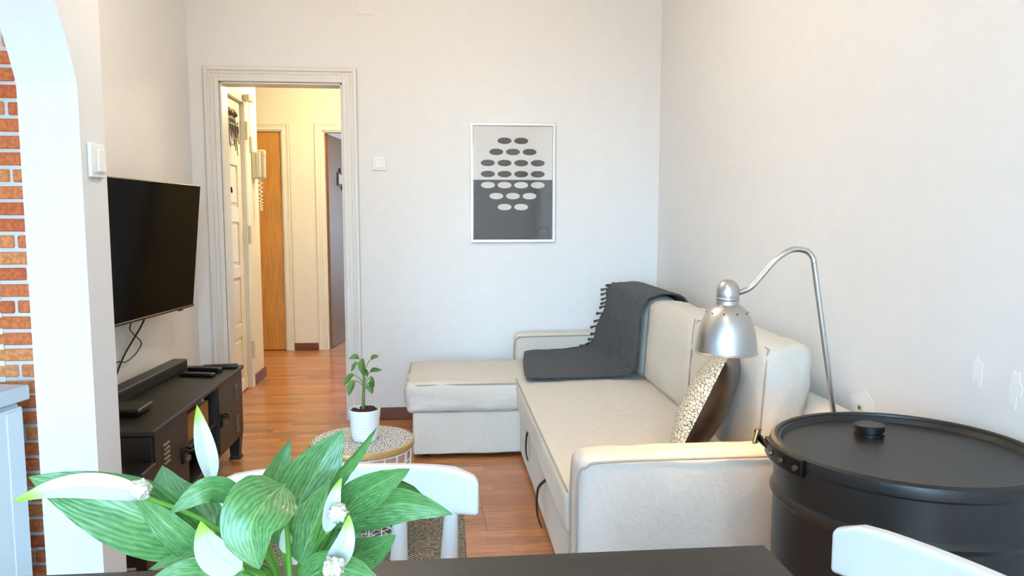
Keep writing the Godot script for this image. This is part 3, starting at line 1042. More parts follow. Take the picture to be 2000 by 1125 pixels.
func build_throw() -> void:
	var t := thing("throw_blanket", "charcoal grey wool throw with tassels draped over the sofa corner", "blanket", V(0.75, 0.42, -4.0))
	var near := [Vector2(1.262, 0.69), Vector2(1.252, 0.80), Vector2(1.2, 0.848), Vector2(1.1, 0.848), Vector2(1.03, 0.81), Vector2(1.012, 0.70), Vector2(1.0, 0.57), Vector2(0.985, 0.475), Vector2(0.93, 0.435), Vector2(0.7, 0.43), Vector2(0.46, 0.428), Vector2(0.432, 0.424)]
	var far := [Vector2(1.262, 0.69), Vector2(1.252, 0.80), Vector2(1.2, 0.848), Vector2(1.1, 0.852), Vector2(1.0, 0.832), Vector2(0.982, 0.71), Vector2(0.935, 0.61), Vector2(0.905, 0.515), Vector2(0.84, 0.468), Vector2(0.7, 0.452), Vector2(0.53, 0.447), Vector2(0.485, 0.44)]
	var cn := curve(near, 5)
	var cf := curve(far, 5)
	var fn := noise(3.2, 17)
	var nz := 22
	var rows := []
	for i in cn.size():
		var row := []
		for j in nz + 1:
			var f := float(j) / nz
			var e := pow(f, 2.2)
			var p: Vector2 = cn[i].lerp(cf[i], e)
			var z := lerpf(-3.695, -4.375, f)
			# the near edge pulls back a little where it falls down the cushion
			var u := float(i) / cn.size()
			z += (1.0 - f) * (-0.008 * exp(-pow((u - 0.5) / 0.12, 2.0)))
			var wv := fn.get_noise_2d(p.x * 2.0 + p.y * 2.0, z * 3.0) * 0.012
			var drape := sin(z * 34.0 + p.y * 4.0) * 0.006 * clampf((p.y - 0.44) * 4.0, 0, 1)
			row.append(V(p.x - absf(wv) - absf(drape) * 0.6, p.y + absf(wv) * 0.5, z))
		rows.append(row)
	var st := mb()
	st.set_smooth_group(0)
	var th := 0.009
	var nrm := func(i: int, j: int) -> Vector3:
		var a: Vector3 = rows[mini(i + 1, rows.size() - 1)][j] - rows[maxi(i - 1, 0)][j]
		var b: Vector3 = rows[i][mini(j + 1, nz)] - rows[i][maxi(j - 1, 0)]
		return b.cross(a).normalized()
	var up := []
	for i in rows.size():
		var r2 := []
		for j in nz + 1:
			var n: Vector3 = nrm.call(i, j)
			if n.y * 0.6 - n.x < 0 and n.x > -0.2 and n.y < 0:
				n = -n
			r2.append(rows[i][j] + n * th)
		up.append(r2)
	for i in rows.size() - 1:
		for j in nz:
			var n: Vector3 = up[i][j] - rows[i][j]
			st.set_smooth_group(1)
			quad(st, up[i][j], up[i + 1][j], up[i + 1][j + 1], up[i][j + 1], n)
			st.set_smooth_group(2)
			quad(st, rows[i][j], rows[i + 1][j], rows[i + 1][j + 1], rows[i][j + 1], -n)
		st.set_smooth_group(3)
		quad(st, rows[i][0], rows[i + 1][0], up[i + 1][0], up[i][0], V(0, 0, 1))
		quad(st, rows[i][nz], rows[i + 1][nz], up[i + 1][nz], up[i][nz], V(0, 0, -1))
	st.set_smooth_group(4)
	for e in [0, rows.size() - 1]:
		for j in nz:
			quad(st, rows[e][j], rows[e][j + 1], up[e][j + 1], up[e][j], rows[e][j] - rows[1 if e == 0 else e - 1][j])
	wpart(t, "cloth", st, M.wool)
	# tassels along the far edge
	var tm := done(lathed([Vector2(0.0, -0.032), Vector2(0.009, -0.028), Vector2(0.006, -0.01), Vector2(0.004, -0.006), Vector2(0.007, 0.0), Vector2(0.0, 0.008)], 7))
	var rng := RandomNumberGenerator.new()
	rng.seed = 4
	var along := 0.0
	for i in range(14, rows.size()):
		along += rows[i][nz].distance_to(rows[i - 1][nz])
		if along < 0.024:
			continue
		along = 0.0
		var p: Vector3 = rows[i][nz]
		if p.x < 0.66:
			break
		var o := part(t, "tassel", tm, M.tassel_wool, p - t.position + V(-0.012, 0.004, 0.004))
		if p.y > 0.56:
			o.rotation_degrees = Vector3(rng.randf_range(-15, 15), 0, -78 + rng.randf_range(-12, 12))
		else:
			o.rotation_degrees = Vector3(-70 + rng.randf_range(-20, 20), 0, -60 + rng.randf_range(-20, 20))


func build_pillow() -> void:
	var t := thing("throw_pillow", "plump cushion with cream crackled front and brown satin back", "pillow", V(0.88, 0.41, -2.47))
	# local: z is the cushion's normal (front -> cream), width along x, height along y
	var n := 16
	var S := 0.205
	var grid := func(side: float) -> SurfaceTool:
		var st := mb()
		st.set_smooth_group(0)
		var g := []
		for i in n + 1:
			var row := []
			for j in n + 1:
				var u := -1.0 + 2.0 * i / n
				var v := -1.0 + 2.0 * j / n
				u = sin(u * PI / 2)
				v = sin(v * PI / 2)
				var pin := 1.0 - 0.1 * (1 - u * u) * v * v - 0.0
				var pin2 := 1.0 - 0.1 * (1 - v * v) * u * u
				var d := pow((1 - u * u) * (1 - v * v), 0.42) * 0.078
				row.append(V(u * S * pin2 * 1.0, v * S * pin, side * d))
			g.append(row)
		for i in n:
			for j in n:
				quad(st, g[i][j], g[i + 1][j], g[i + 1][j + 1], g[i][j + 1], V(0, 0, side))
		return st
	var body := Node3D.new()
	body.name = "case"
	t.add_child(body, true)
	body.position = V(0.03, 0.195, 0)
	# the front looks to the left of the room and a little up, the near edge is turned to the dining table
	var nn := V(-0.85, 0.42, -0.44).normalized()
	var yy := (Vector3.UP - nn * nn.y).normalized()
	var xx := yy.cross(nn).normalized()
	body.basis = Basis(xx, yy, nn)
	var f := part(body, "front", grid.call(1.0), M.flake_print)
	tag(f, "cream front with a dark crackle pattern")
	var b := part(body, "back", grid.call(-1.0), M.satin_brown)
	tag(b, "dark brown satin back")


func build_drum() -> void:
	var t := thing("steel_drum", "large black steel drum with a clamped lid beside the sofa", "drum", V(1.03, 0, -1.545))
	var r := 0.275
	part(t, "barrel", lathed([Vector2(0, 0.0), Vector2(r + 0.004, 0.0), Vector2(r + 0.006, 0.012), Vector2(r, 0.02), Vector2(r, 0.27), Vector2(r + 0.004, 0.282), Vector2(r + 0.006, 0.29), Vector2(r + 0.004, 0.298), Vector2(r, 0.31), Vector2(r, 0.604), Vector2(r + 0.003, 0.608), Vector2(r + 0.008, 0.618), Vector2(r + 0.003, 0.628), Vector2(r, 0.632), Vector2(r, 0.71), Vector2(0, 0.71)], 72), M.drum_paint)
	part(t, "lid", lathed([Vector2(r - 0.003, 0.7), Vector2(r, 0.728), Vector2(r - 0.006, 0.735), Vector2(r - 0.014, 0.733), Vector2(r - 0.02, 0.722), Vector2(r - 0.05, 0.719), Vector2(0, 0.721)], 72), M.drum_paint)
	part(t, "clamp_ring", lathed([Vector2(r - 0.004, 0.708), Vector2(r + 0.006, 0.708), Vector2(r + 0.01, 0.713), Vector2(r + 0.011, 0.728), Vector2(r + 0.008, 0.736), Vector2(r, 0.741), Vector2(r - 0.007, 0.739), Vector2(r - 0.009, 0.732)], 72), M.drum_paint)
	var b := part(t, "bung_cap", lathed([Vector2(0, 0.715), Vector2(0.034, 0.715), Vector2(0.034, 0.728), Vector2(0.031, 0.729), Vector2(0.031, 0.733), Vector2(0.034, 0.734), Vector2(0.034, 0.746), Vector2(0.032, 0.748), Vector2(0, 0.748)], 28, V(0.0, 0, -0.135)), M.black_plastic)
	tag(b, "round black bung cap")
	# lever latch on the ring's left side
	var l := Node3D.new()
	l.name = "lever_latch"
	t.add_child(l, true)
	for k in 7:
		var a := deg_to_rad(164.0 + k * 5.0)
		var ca := V(cos(a), 0, -sin(a))
		var seg := part(l, "latch_plate", softbox(V(-0.006, 0.7, -0.016), V(0.008, 0.738, 0.016), 0.003, 1), M.dark_iron)
		seg.position = ca * (r + 0.014)
		seg.rotation.y = a
	for k in [2, 4, 6]:
		var a := deg_to_rad(164.0 + k * 5.0)
		var ca := V(cos(a), 0, -sin(a))
		var bo := part(l, "bolt", lathed([Vector2(0, 0), Vector2(0.007, 0), Vector2(0.006, 0.006), Vector2(0, 0.007)], 10), M.dull_metal)
		bo.position = ca * (r + 0.022) + V(0, 0.718, 0)
		bo.rotation = Vector3(0, a, -PI / 2)
	var lever := []
	for k in 6:
		var a := deg_to_rad(166.0 - k * 3.5)
		lever.append(V(cos(a), 0, -sin(a)) * (r + 0.018 + k * 0.005) + V(0, 0.72 + k * 0.0015, 0))
	var lv := part(l, "lever", softbox(V(-0.004, -0.019, -0.034), V(0.004, 0.019, 0.034), 0.003, 1), M.brass, lever[3] + V(-0.006, 0.004, 0))
	lv.rotation = Vector3(0.25, deg_to_rad(150.0), 0.2)
	part(l, "lever_arm", tubed(lever, [0.007, 0.008, 0.007], 6), M.dark_iron)


func build_floor_lamp() -> void:
	var t := thing("floor_lamp", "brushed metal reading lamp with gooseneck arm and bell shade", "floor lamp", V(1.222, 0, -1.945))
	var top := V(1.018, 1.125, -1.96)
	part(t, "base", lathed([Vector2(0, 0), Vector2(0.11, 0), Vector2(0.11, 0.012), Vector2(0.1, 0.022), Vector2(0.02, 0.028), Vector2(0.018, 0.05), Vector2(0, 0.05)], 40), M.steel)
	wpart(t, "pole", tubed([V(1.213, 0.04, -1.947), V(1.13, 0.47, -1.952), top], 0.0078, 16), M.steel)
	var path := curve([top, V(1.014, 1.14, -1.962), V(0.996, 1.157, -1.965), V(0.956, 1.159, -1.968), V(0.913, 1.131, -1.971), V(0.878, 1.09, -1.974), V(0.85, 1.058, -1.977), V(0.824, 1.044, -1.979), V(0.802, 1.041, -1.98)], 22)
	var rr := []
	for k in path.size():
		rr.append(0.0076 + (0.0009 if k % 2 == 0 else -0.0004))
	wpart(t, "gooseneck", tubed(path, rr, 14), M.steel)
	var c := V(0.785, 0, -1.985)
	var y := 0.874
	var sh := part(t, "shade", SurfaceTool.new(), M.brushed_aluminium) if false else null
	var st := mb()
	lathe(st, [Vector2(0.086, 0.872), Vector2(0.0875, 0.874), Vector2(0.086, 0.877), Vector2(0.0838, 0.878), Vector2(0.0825, 0.9), Vector2(0.0785, 0.928), Vector2(0.071, 0.956), Vector2(0.0605, 0.98), Vector2(0.048, 0.997), Vector2(0.036, 1.006), Vector2(0.031, 1.008)], 56, c)
	lathe(st, [Vector2(0.03, 1.0065), Vector2(0.035, 1.0045), Vector2(0.047, 0.9955), Vector2(0.0592, 0.9788), Vector2(0.0697, 0.955), Vector2(0.0771, 0.9275), Vector2(0.0811, 0.9), Vector2(0.0825, 0.878), Vector2(0.086, 0.872)], 56, c)
	sh = wpart(t, "shade", st, M.brushed_aluminium)
	for k in 10:
		var a := TAU * k / 10 + 0.2
		var dir := V(cos(a), 0, sin(a))
		part(sh, "vent_hole", tubed([c + dir * 0.0555 + V(0, 0.9855, 0), c + dir * 0.0575 + V(0, 0.9875, 0)], 0.0022, 8), M.black_plastic)
	var cap := wpart(t, "socket_cap", lathed([Vector2(0, 1.004), Vector2(0.031, 1.004), Vector2(0.031, 1.018), Vector2(0.0305, 1.019), Vector2(0.031, 1.02), Vector2(0.031, 1.045), Vector2(0.029, 1.058), Vector2(0.022, 1.07), Vector2(0.012, 1.076), Vector2(0, 1.078)], 40, c), M.brushed_aluminium)
	part(cap, "collar", lathed([Vector2(0.031, 1.022), Vector2(0.0322, 1.023), Vector2(0.0322, 1.027), Vector2(0.031, 1.028)], 40, c), M.steel)
	var bm := mat("bulb_glow", Color(1, 0.9, 0.75), 0.5)
	bm.emission_enabled = true
	bm.emission = Color(1.0, 0.78, 0.45)
	bm.emission_energy_multiplier = 3.0
	wpart(t, "bulb", lathed([Vector2(0, 0.905), Vector2(0.014, 0.909), Vector2(0.022, 0.922), Vector2(0.024, 0.936), Vector2(0.019, 0.955), Vector2(0.013, 0.972), Vector2(0.013, 0.998), Vector2(0, 0.998)], 20, c), bm)
	var l := OmniLight3D.new()
	l.name = "bulb_light"
	l.position = c + V(0, 0.93, 0) - t.position
	l.light_color = Color(1.0, 0.78, 0.46)
	l.light_energy = 0.115
	l.light_size = 0.02
	l.omni_range = 8.0
	l.omni_attenuation = 2.0
	l.shadow_enabled = true
	t.add_child(l, true)


# ---------------------------------------------------------------- dining corner
func build_dining() -> void:
	var t := thing("dining_table", "black-brown wooden dining table in the foreground", "table", V(-0.18, 0, -0.68))
	wpart(t, "tabletop", box(V(-0.86, 0.71, -1.076), V(0.496, 0.74, -0.29), 0.003), M.table_black)
	wpart(t, "apron", box(V(-0.82, 0.63, -1.05), V(0.455, 0.71, -1.03)), M.table_black)
	wpart(t, "apron", box(V(-0.82, 0.63, -0.335), V(0.455, 0.71, -0.315)), M.table_black)
	for x in [-0.85, 0.435]:
		for z in [-1.065, -0.35]:
			wpart(t, "leg", box(V(x, 0, z), V(x + 0.05, 0.71, z + 0.05), 0.003), M.table_black)
	var c := make_chair("white spindle-back chair behind the peace lily, facing the camera")
	c.position = V(-0.176, 0, -1.33)
	var d: Node3D = c.duplicate()
	d.name = numbered("dining_chair")
	add_child(d)
	d.set_meta("label", "white spindle-back chair at the table end in front of the drum")
	d.position = V(0.692, 0, -0.825)
	d.rotation_degrees.y = -70.7


func make_chair(label: String) -> Node3D:
	var t := thing("dining_chair", label, "chair", Vector3.ZERO, 0.0, "white dining chairs")
	var bend := func(p: Vector3) -> Vector3:
		var u := p.x / 0.236
		p.z += 0.022 * u * u
		p.y -= 0.006 * u * u
		p.y -= 0.022 * pow(absf(u), 12.0) * smoothstep(0.72, 0.8, p.y)
		return p
	part(t, "top_rail", softbox(V(-0.236, 0.716, -0.012), V(0.236, 0.803, 0.014), 0.008, 14, Vector3.ZERO, 0.0, 1.0, bend), M.white_lacquer)
	for k in 5:
		var x := -0.187 + k * 0.0935
		var z := 0.022 * pow(x / 0.236, 2.0)
		part(t, "spindle", tubed([V(x, 0.73, z), V(x * 0.97, 0.62, z + 0.012), V(x * 0.93, 0.445, 0.05)], [0.0125, 0.0165, 0.014], 12), M.white_lacquer)
	part(t, "seat", softbox(V(-0.21, 0.42, 0.03), V(0.21, 0.452, 0.45), 0.014, 6, V(0, -0.006, 0)), M.white_lacquer)
	for sx in [-1, 1]:
		part(t, "leg", tubed([V(sx * 0.165, 0.43, 0.085), V(sx * 0.19, 0.0, 0.02)], [0.019, 0.02, 0.013], 12), M.white_lacquer)
		part(t, "leg", tubed([V(sx * 0.165, 0.43, 0.4), V(sx * 0.195, 0.0, 0.43)], [0.019, 0.02, 0.013], 12), M.white_lacquer)
		part(t, "stretcher", tubed([V(sx * 0.178, 0.2, 0.05), V(sx * 0.18, 0.2, 0.416)], 0.01, 8), M.white_lacquer)
	part(t, "stretcher", tubed([V(-0.178, 0.2, 0.23), V(0.178, 0.2, 0.23)], 0.01, 8), M.white_lacquer)
	return t


# ---------------------------------------------------------------- television corner
func build_tv() -> void:
	var t := thing("television", "flat black television mounted on the left wall, tilted down", "television", V(-1.334, 1.1, -3.448))
	var d := V(0.105, 0, -1).normalized()
	var n0 := V(1, 0, 0.105).normalized()
	var a := deg_to_rad(5.8)
	t.basis = Basis(d, Vector3.UP * cos(a) + n0 * sin(a), n0 * cos(a) - Vector3.UP * sin(a))
	part(t, "housing", softbox(V(-0.558, -0.314, -0.03), V(0.558, 0.314, -0.002), 0.006, 3), M.tv_bezel)
	part(t, "screen", box(V(-0.553, -0.305, -0.003), V(0.553, 0.31, 0.0005), 0.0004), M.tv_screen)
	part(t, "chin", softbox(V(-0.558, -0.316, -0.02), V(0.558, -0.304, 0.004), 0.003, 2), M.tv_bezel)
	part(t, "sensor", softbox(V(0.40, -0.324, -0.012), V(0.44, -0.315, 0.002), 0.003, 2), M.tv_bezel)
	part(t, "wall_bracket", box(V(0.1, -0.12, -0.09), V(0.34, 0.12, -0.03), 0.004), M.dark_iron)
	var says := ["straight black cord running from the television to the stand", "looped thin black cord below the television"]
	var paths := [[V(-1.4, 0.84, -3.68), V(-1.43, 0.74, -3.645), V(-1.45, 0.62, -3.48), V(-1.452, 0.49, -3.33)], [V(-1.42, 0.83, -3.56), V(-1.44, 0.745, -3.535), V(-1.446, 0.71, -3.58), V(-1.45, 0.66, -3.67), V(-1.45, 0.635, -3.672), V(-1.45, 0.605, -3.6), V(-1.452, 0.59, -3.5), V(-1.453, 0.605, -3.42), V(-1.453, 0.59, -3.3)]]
	for k in 2:
		var base: Vector3 = paths[k][-1]
		var c := thing("cord", says[k], "cord", base)
		wpart(c, "cable", tubed(curve(paths[k], 8), 0.0045 if k == 0 else 0.003, 8), M.black_plastic)


func vents(parent: Node, x: float, y: float, z: float, n: int, step: float, half: float) -> void:
	for k in n:
		var st := mb()
		var y0 := y - k * step
		quad(st, V(x, y0, z - half), V(x, y0, z + half), V(x + 0.006, y0 - 0.005, z + half), V(x + 0.006, y0 - 0.005, z - half), V(1, 1, 0))
		quad(st, V(x + 0.006, y0 - 0.005, z - half), V(x + 0.006, y0 - 0.005, z + half), V(x, y0 - 0.006, z + half), V(x, y0 - 0.006, z - half), V(0.2, -1, 0))
		tri(st, V(x, y0, z + half), V(x + 0.006, y0 - 0.005, z + half), V(x, y0 - 0.006, z + half), V(0, 0, 1))
		tri(st, V(x, y0, z - half), V(x + 0.006, y0 - 0.005, z - half), V(x, y0 - 0.006, z - half), V(0, 0, -1))
		part(parent, "vent_louvre", st, M.dull_metal if n == 5 else M.black_metal)


func build_tv_stand() -> void:
	var t := thing("tv_stand", "black metal locker-style stand under the television", "tv stand", V(-1.245, 0, -3.33))
	var at := -t.position
	var xb := -1.445
	var xf := -1.055
	var z0 := -2.72
	var z1 := -3.94
	var pt := func(called: String, lo: Vector3, hi: Vector3, b: float, m: Material) -> MeshInstance3D:
		return part(t, called, box(lo, hi, b), m, at)
	pt.call("top", V(xb, 0.462, z1), V(xf + 0.012, 0.483, z0 + 0.004), 0.004, M.black_metal)
	pt.call("bottom", V(xb, 0.12, z1 + 0.005), V(xf, 0.138, z0), 0.003, M.black_metal)
	pt.call("side_panel", V(xb, 0.12, z0 - 0.016), V(xf, 0.462, z0), 0.003, M.black_metal)
	pt.call("side_panel", V(xb, 0.12, z1 + 0.005), V(xf, 0.462, z1 + 0.021), 0.003, M.black_metal)
	pt.call("divider", V(xb, 0.138, -3.105), V(xf, 0.462, -3.09), 0.002, M.black_metal)
	pt.call("divider", V(xb, 0.138, -3.505), V(xf, 0.462, -3.49), 0.002, M.black_metal)
	pt.call("back_panel", V(xb, 0.12, z1 + 0.01), V(xb + 0.01, 0.462, z0 - 0.005), 0.0, M.black_inside)
	pt.call("shelf", V(xb, 0.288, -3.49), V(xf - 0.004, 0.302, -3.105), 0.002, M.black_metal)
	for q in [[-3.086, -2.74], [-3.915, -3.509]]:
		var dr: MeshInstance3D = pt.call("door", V(xf - 0.006, 0.142, q[0]), V(xf + 0.006, 0.458, q[1]), 0.003, M.black_metal)
		var near: bool = q[1] > -3.0
		if near:
			vents(dr, xf + 0.006, 0.402, -2.845, 5, 0.018, 0.03)
		else:
			vents(dr, xf + 0.006, 0.41, -3.8, 7, 0.013, 0.028)
			vents(dr, xf + 0.006, 0.25, -3.8, 7, 0.013, 0.028)
		var hz := -3.035 if near else -3.555
		var hd := part(dr, "handle", softbox(V(xf + 0.004, 0.262, hz - 0.03), V(xf + 0.012, 0.33, hz + 0.03), 0.003, 2), M.dark_iron)
		part(hd, "latch_loop", tubed(curve([V(xf + 0.012, 0.318, hz - 0.018), V(xf + 0.035, 0.312, hz - 0.016), V(xf + 0.035, 0.312, hz + 0.016), V(xf + 0.012, 0.318, hz + 0.018)], 4), 0.006, 7), M.dark_iron)
		part(hd, "catch", softbox(V(xf + 0.01, 0.268, hz - 0.014), V(xf + 0.028, 0.29, hz + 0.014), 0.004, 2), M.dull_metal)
	for x in [xb + 0.035, xf - 0.03]:
		for z in [z0 - 0.05, z1 + 0.05]:
			var st := mb()
			var o := [[0.03, 0.12], [0.022, 0.02], [0.03, 0.0]]
			for k in 2:
				var a: float = o[k][0]
				var b: float = o[k + 1][0]
				var ya: float = o[k][1]
				var yb: float = o[k + 1][1]
				for s in [[1, 1, 1, -1], [1, -1, -1, -1], [-1, -1, -1, 1], [-1, 1, 1, 1]]:
					quad(st, V(x + s[0] * a, ya, z + s[1] * a), V(x + s[2] * a, ya, z + s[3] * a), V(x + s[2] * b, yb, z + s[3] * b), V(x + s[0] * b, yb, z + s[1] * b), V(s[0] + s[2], 0, s[1] + s[3]))
			quad(st, V(x - 0.03, 0, z - 0.03), V(x + 0.03, 0, z - 0.03), V(x + 0.03, 0, z + 0.03), V(x - 0.03, 0, z + 0.03), V(0, -1, 0))
			part(t, "leg", st, M.black_metal, at)
	# basket with papers in the upper compartment
	var b := thing("storage_basket", "brown wicker box in the open shelf of the tv stand", "basket", V(-1.2, 0.302, -3.3))
	part(b, "box_front", box(V(0.11, 0, -0.15), V(0.122, 0.115, 0.12), 0.003), M.basket)
	part(b, "box_side", box(V(-0.12, 0, -0.15), V(0.11, 0.115, -0.138), 0.003), M.basket)
	part(b, "box_side", box(V(-0.12, 0, 0.108), V(0.11, 0.115, 0.12), 0.003), M.basket)
	part(b, "box_back", box(V(-0.132, 0, -0.15), V(-0.12, 0.115, 0.12), 0.003), M.basket)
	part(b, "box_bottom", box(V(-0.12, 0, -0.138), V(0.11, 0.008, 0.108)), M.basket)
	part(b, "liner", box(V(-0.115, 0.008, -0.134), V(0.108, 0.135, -0.128), 0.001), M.paper)
	# soundbar
	var sb := thing("soundbar", "long black soundbar at the back of the tv stand", "soundbar", V(-1.345, 0.483, -3.47))
	sb.rotation.y = -0.045
	part(sb, "body", softbox(V(-0.036, 0.0, -0.37), V(0.036, 0.056, 0.47), 0.005, 3), M.black_plastic)
	part(sb, "grille", box(V(0.034, 0.006, -0.36), V(0.039, 0.05, 0.46), 0.002), M.mesh_black)
	# remotes
	var rs := ["slim black remote lying nearest on the tv stand", "black remote in the middle of the three on the tv stand", "black remote farthest back on the tv stand"]
	var rp := [[V(-1.19, 0.483, -3.665), -12.0, 0.017], [V(-1.185, 0.483, -3.765), -14.0, 0.024], [V(-1.135, 0.483, -3.85), 8.0, 0.02]]
	for k in 3:
		var r := thing("remote_control", rs[k], "remote", rp[k][0], deg_to_rad(rp[k][1]), "remotes on the tv stand")
		var hgt: float = rp[k][2]
		part(r, "shell", softbox(V(-0.085, 0, -0.021), V(0.085, hgt, 0.021), 0.007, 3, V(0, 0.002, 0)), M.black_plastic)
		for j in 4:
			part(r, "button", lathed([Vector2(0, 0), Vector2(0.005, 0), Vector2(0.004, 0.002), Vector2(0, 0.002)], 8, V(-0.05 + j * 0.024, hgt, 0)), M.mesh_black)
	var stb := thing("set_top_box", "small flat black box near the end of the tv stand", "media box", V(-1.24, 0.483, -2.98))
	part(stb, "foot", softbox(V(-0.06, 0, -0.06), V(0.06, 0.012, 0.06), 0.004, 2), M.black_inside)
	part(stb, "case", softbox(V(-0.075, 0.01, -0.075), V(0.075, 0.032, 0.075), 0.009, 3), M.black_plastic)
	# dark box on the floor beside the stand
	var sw := thing("speaker", "slim black speaker on the floor beside the tv stand", "speaker", V(-1.08, 0, -2.63))
	part(sw, "cabinet", box(V(-0.05, 0.01, -0.07), V(0.05, 0.375, 0.06), 0.005), M.black_plastic)
	part(sw, "grille", box(V(-0.043, 0.08, 0.059), V(0.043, 0.36, 0.064), 0.002), M.mesh_black)
	part(sw, "badge", softbox(V(-0.02, 0.035, 0.059), V(0.015, 0.045, 0.063), 0.0015, 1), M.steel)
	for x in [-0.035, 0.035]:
		for z in [-0.055, 0.045]:
			part(sw, "foot", lathed([Vector2(0, 0), Vector2(0.01, 0), Vector2(0.01, 0.012), Vector2(0, 0.012)], 10, V(x, 0, z)), M.black_inside)


# ---------------------------------------------------------------- rug, side table, little plant
func build_rug_and_table() -> void:
	var rg := thing("woven_rug", "flat woven black and cream rug under the side table", "rug", V(-0.38, 0, -2.8))
	part(rg, "weave", softbox(V(-0.46, 0.0005, -0.52), V(0.457, 0.009, 0.6), 0.003, 10, Vector3.ZERO, 0.0016, 9.0), M.rug)
	var t := thing("side_table", "round wire basket side table with patterned top", "side table", V(-0.312, 0.009, -2.8))
	part(t, "tray_top", lathed([Vector2(0, 0.376), Vector2(0.188, 0.376), Vector2(0.19, 0.38), Vector2(0.19, 0.396), Vector2(0.188, 0.4), Vector2(0, 0.4)], 64), M.dash_print)
	part(t, "gold_edge", lathed([Vector2(0.1895, 0.379), Vector2(0.195, 0.379), Vector2(0.196, 0.381), Vector2(0.196, 0.396), Vector2(0.195, 0.399), Vector2(0.1895, 0.4005)], 64), M.rim_gold)
	var ring := func(r: float, y: float, w: float) -> SurfaceTool:
		var p := []
		for k in 48:
			p.append(V(cos(TAU * k / 48) * r, y, sin(TAU * k / 48) * r))
		return tubed(p, w, 6, true)
	part(t, "hoop", ring.call(0.186, 0.37, 0.003), M.wire_white)
	part(t, "hoop", ring.call(0.182, 0.33, 0.002), M.wire_white)
	part(t, "hoop", ring.call(0.148, 0.06, 0.0025), M.wire_white)
	part(t, "hoop", ring.call(0.132, 0.004, 0.0035), M.wire_white)
	for k in 20:
		var a := TAU * (k + 0.3) / 20
		var e := V(cos(a), 0, sin(a))
		part(t, "wire", tubed([e * 0.186 + V(0, 0.376, 0), e * 0.172 + V(0, 0.2, 0), e * 0.148 + V(0, 0.06, 0), e * 0.132 + V(0, 0.004, 0)], 0.0024, 6), M.wire_white)
	for k in 8:
		var a := PI * k / 8
		var e := V(cos(a), 0, sin(a))
		part(t, "base_wire", tubed([e * 0.132 + V(0, 0.005, 0), -e * 0.132 + V(0, 0.005, 0)], 0.002, 5), M.wire_white)
	for r in [0.045, 0.09]:
		part(t, "base_hoop", ring.call(r, 0.006, 0.002), M.wire_white)

	var p := thing("potted_plant", "small green plant in a white ribbed pot on the side table", "plant", V(-0.302, 0.409, -2.8))
	var prof := [Vector2(0, 0), Vector2(0.045, 0), Vector2(0.047, 0.004)]
	for k in 6:
		var y := 0.012 + k * 0.0105
		var r := 0.0475 + y * 0.105
		prof.append_array([Vector2(r, y), Vector2(r + 0.0012, y + 0.004), Vector2(r, y + 0.008)])
	prof.append_array([Vector2(0.0575, 0.09), Vector2(0.0595, 0.117), Vector2(0.059, 0.119), Vector2(0.057, 0.119), Vector2(0.055, 0.1), Vector2(0, 0.1)])
	part(p, "pot", lathed(prof, 48), M.pot_white)
	var rng := RandomNumberGenerator.new()
	rng.seed = 21
	for k in 26:
		var a := rng.randf() * TAU
		var rr := sqrt(rng.randf()) * 0.044
		var s := rng.randf_range(0.007, 0.012)
		var pb := softbox(V(-s, -s * 0.8, -s), V(s, s * 0.8, s), s * 0.55, 1, Vector3.ZERO, 0.004, 60.0, null, k)
		var o := part(p, "clay_pebble", pb, M.clay, V(cos(a) * rr, 0.106 + rng.randf() * 0.014 * (1.0 - rr / 0.05) + 0.004, sin(a) * rr))
		o.rotation = Vector3(rng.randf(), rng.randf() * 3, rng.randf())
	wpart(p, "stem", tubed(curve([V(-0.306, 0.5, -2.8), V(-0.306, 0.56, -2.798), V(-0.302, 0.631, -2.802), V(-0.3, 0.7, -2.8)], 4), [0.0085, 0.006, 0.0045, 0.0035], 8), M.stem_green)
	var sets := [
		[V(-0.301, 0.696, -2.8), V(-0.321, 0.722, -2.792), V(-0.356, 0.722, -2.785), 0.011],
		[V(-0.301, 0.7, -2.8), V(-0.306, 0.722, -2.785), V(-0.303, 0.665, -2.76), 0.016],
		[V(-0.297, 0.68, -2.8), V(-0.274, 0.715, -2.81), V(-0.246, 0.726, -2.815), 0.009],
		[V(-0.298, 0.631, -2.8), V(-0.275, 0.672, -2.79), V(-0.232, 0.679, -2.78), 0.010],
		[V(-0.302, 0.651, -2.8), V(-0.294, 0.682, -2.785), V(-0.286, 0.656, -2.77), 0.012],
		[V(-0.298, 0.616, -2.8), V(-0.275, 0.652, -2.79), V(-0.263, 0.612, -2.78), 0.011],
		[V(-0.299, 0.6, -2.8), V(-0.281, 0.63, -2.78), V(-0.268, 0.59, -2.765), 0.016],
		[V(-0.304, 0.622, -2.8), V(-0.34, 0.658, -2.8), V(-0.379, 0.617, -2.8), 0.013],
		[V(-0.304, 0.612, -2.8), V(-0.335, 0.64, -2.78), V(-0.357, 0.585, -2.765), 0.016],
		[V(-0.302, 0.651, -2.8), V(-0.326, 0.703, -2.8), V(-0.35, 0.668, -2.8), 0.009],
	]
	for q in sets:
		var a: Vector3 = q[0]
		var b: Vector3 = q[1]
		var c: Vector3 = q[2]
		var start := a.lerp(b, 0.92)
		var lf := blade([start, b.lerp(c, 0.25) + V(0, 0.006, 0), b.lerp(c, 0.6) + V(0, 0.003, 0), c], q[3], 30.0, 0.35)
		var lp := wpart(p, "leaf", lf, M.plant_leaf)
		part(lp, "petiole", tubed(curve([a, a.lerp(b, 0.55) + V(0, 0.006, 0), start], 4), 0.0016, 5), M.stem_green)


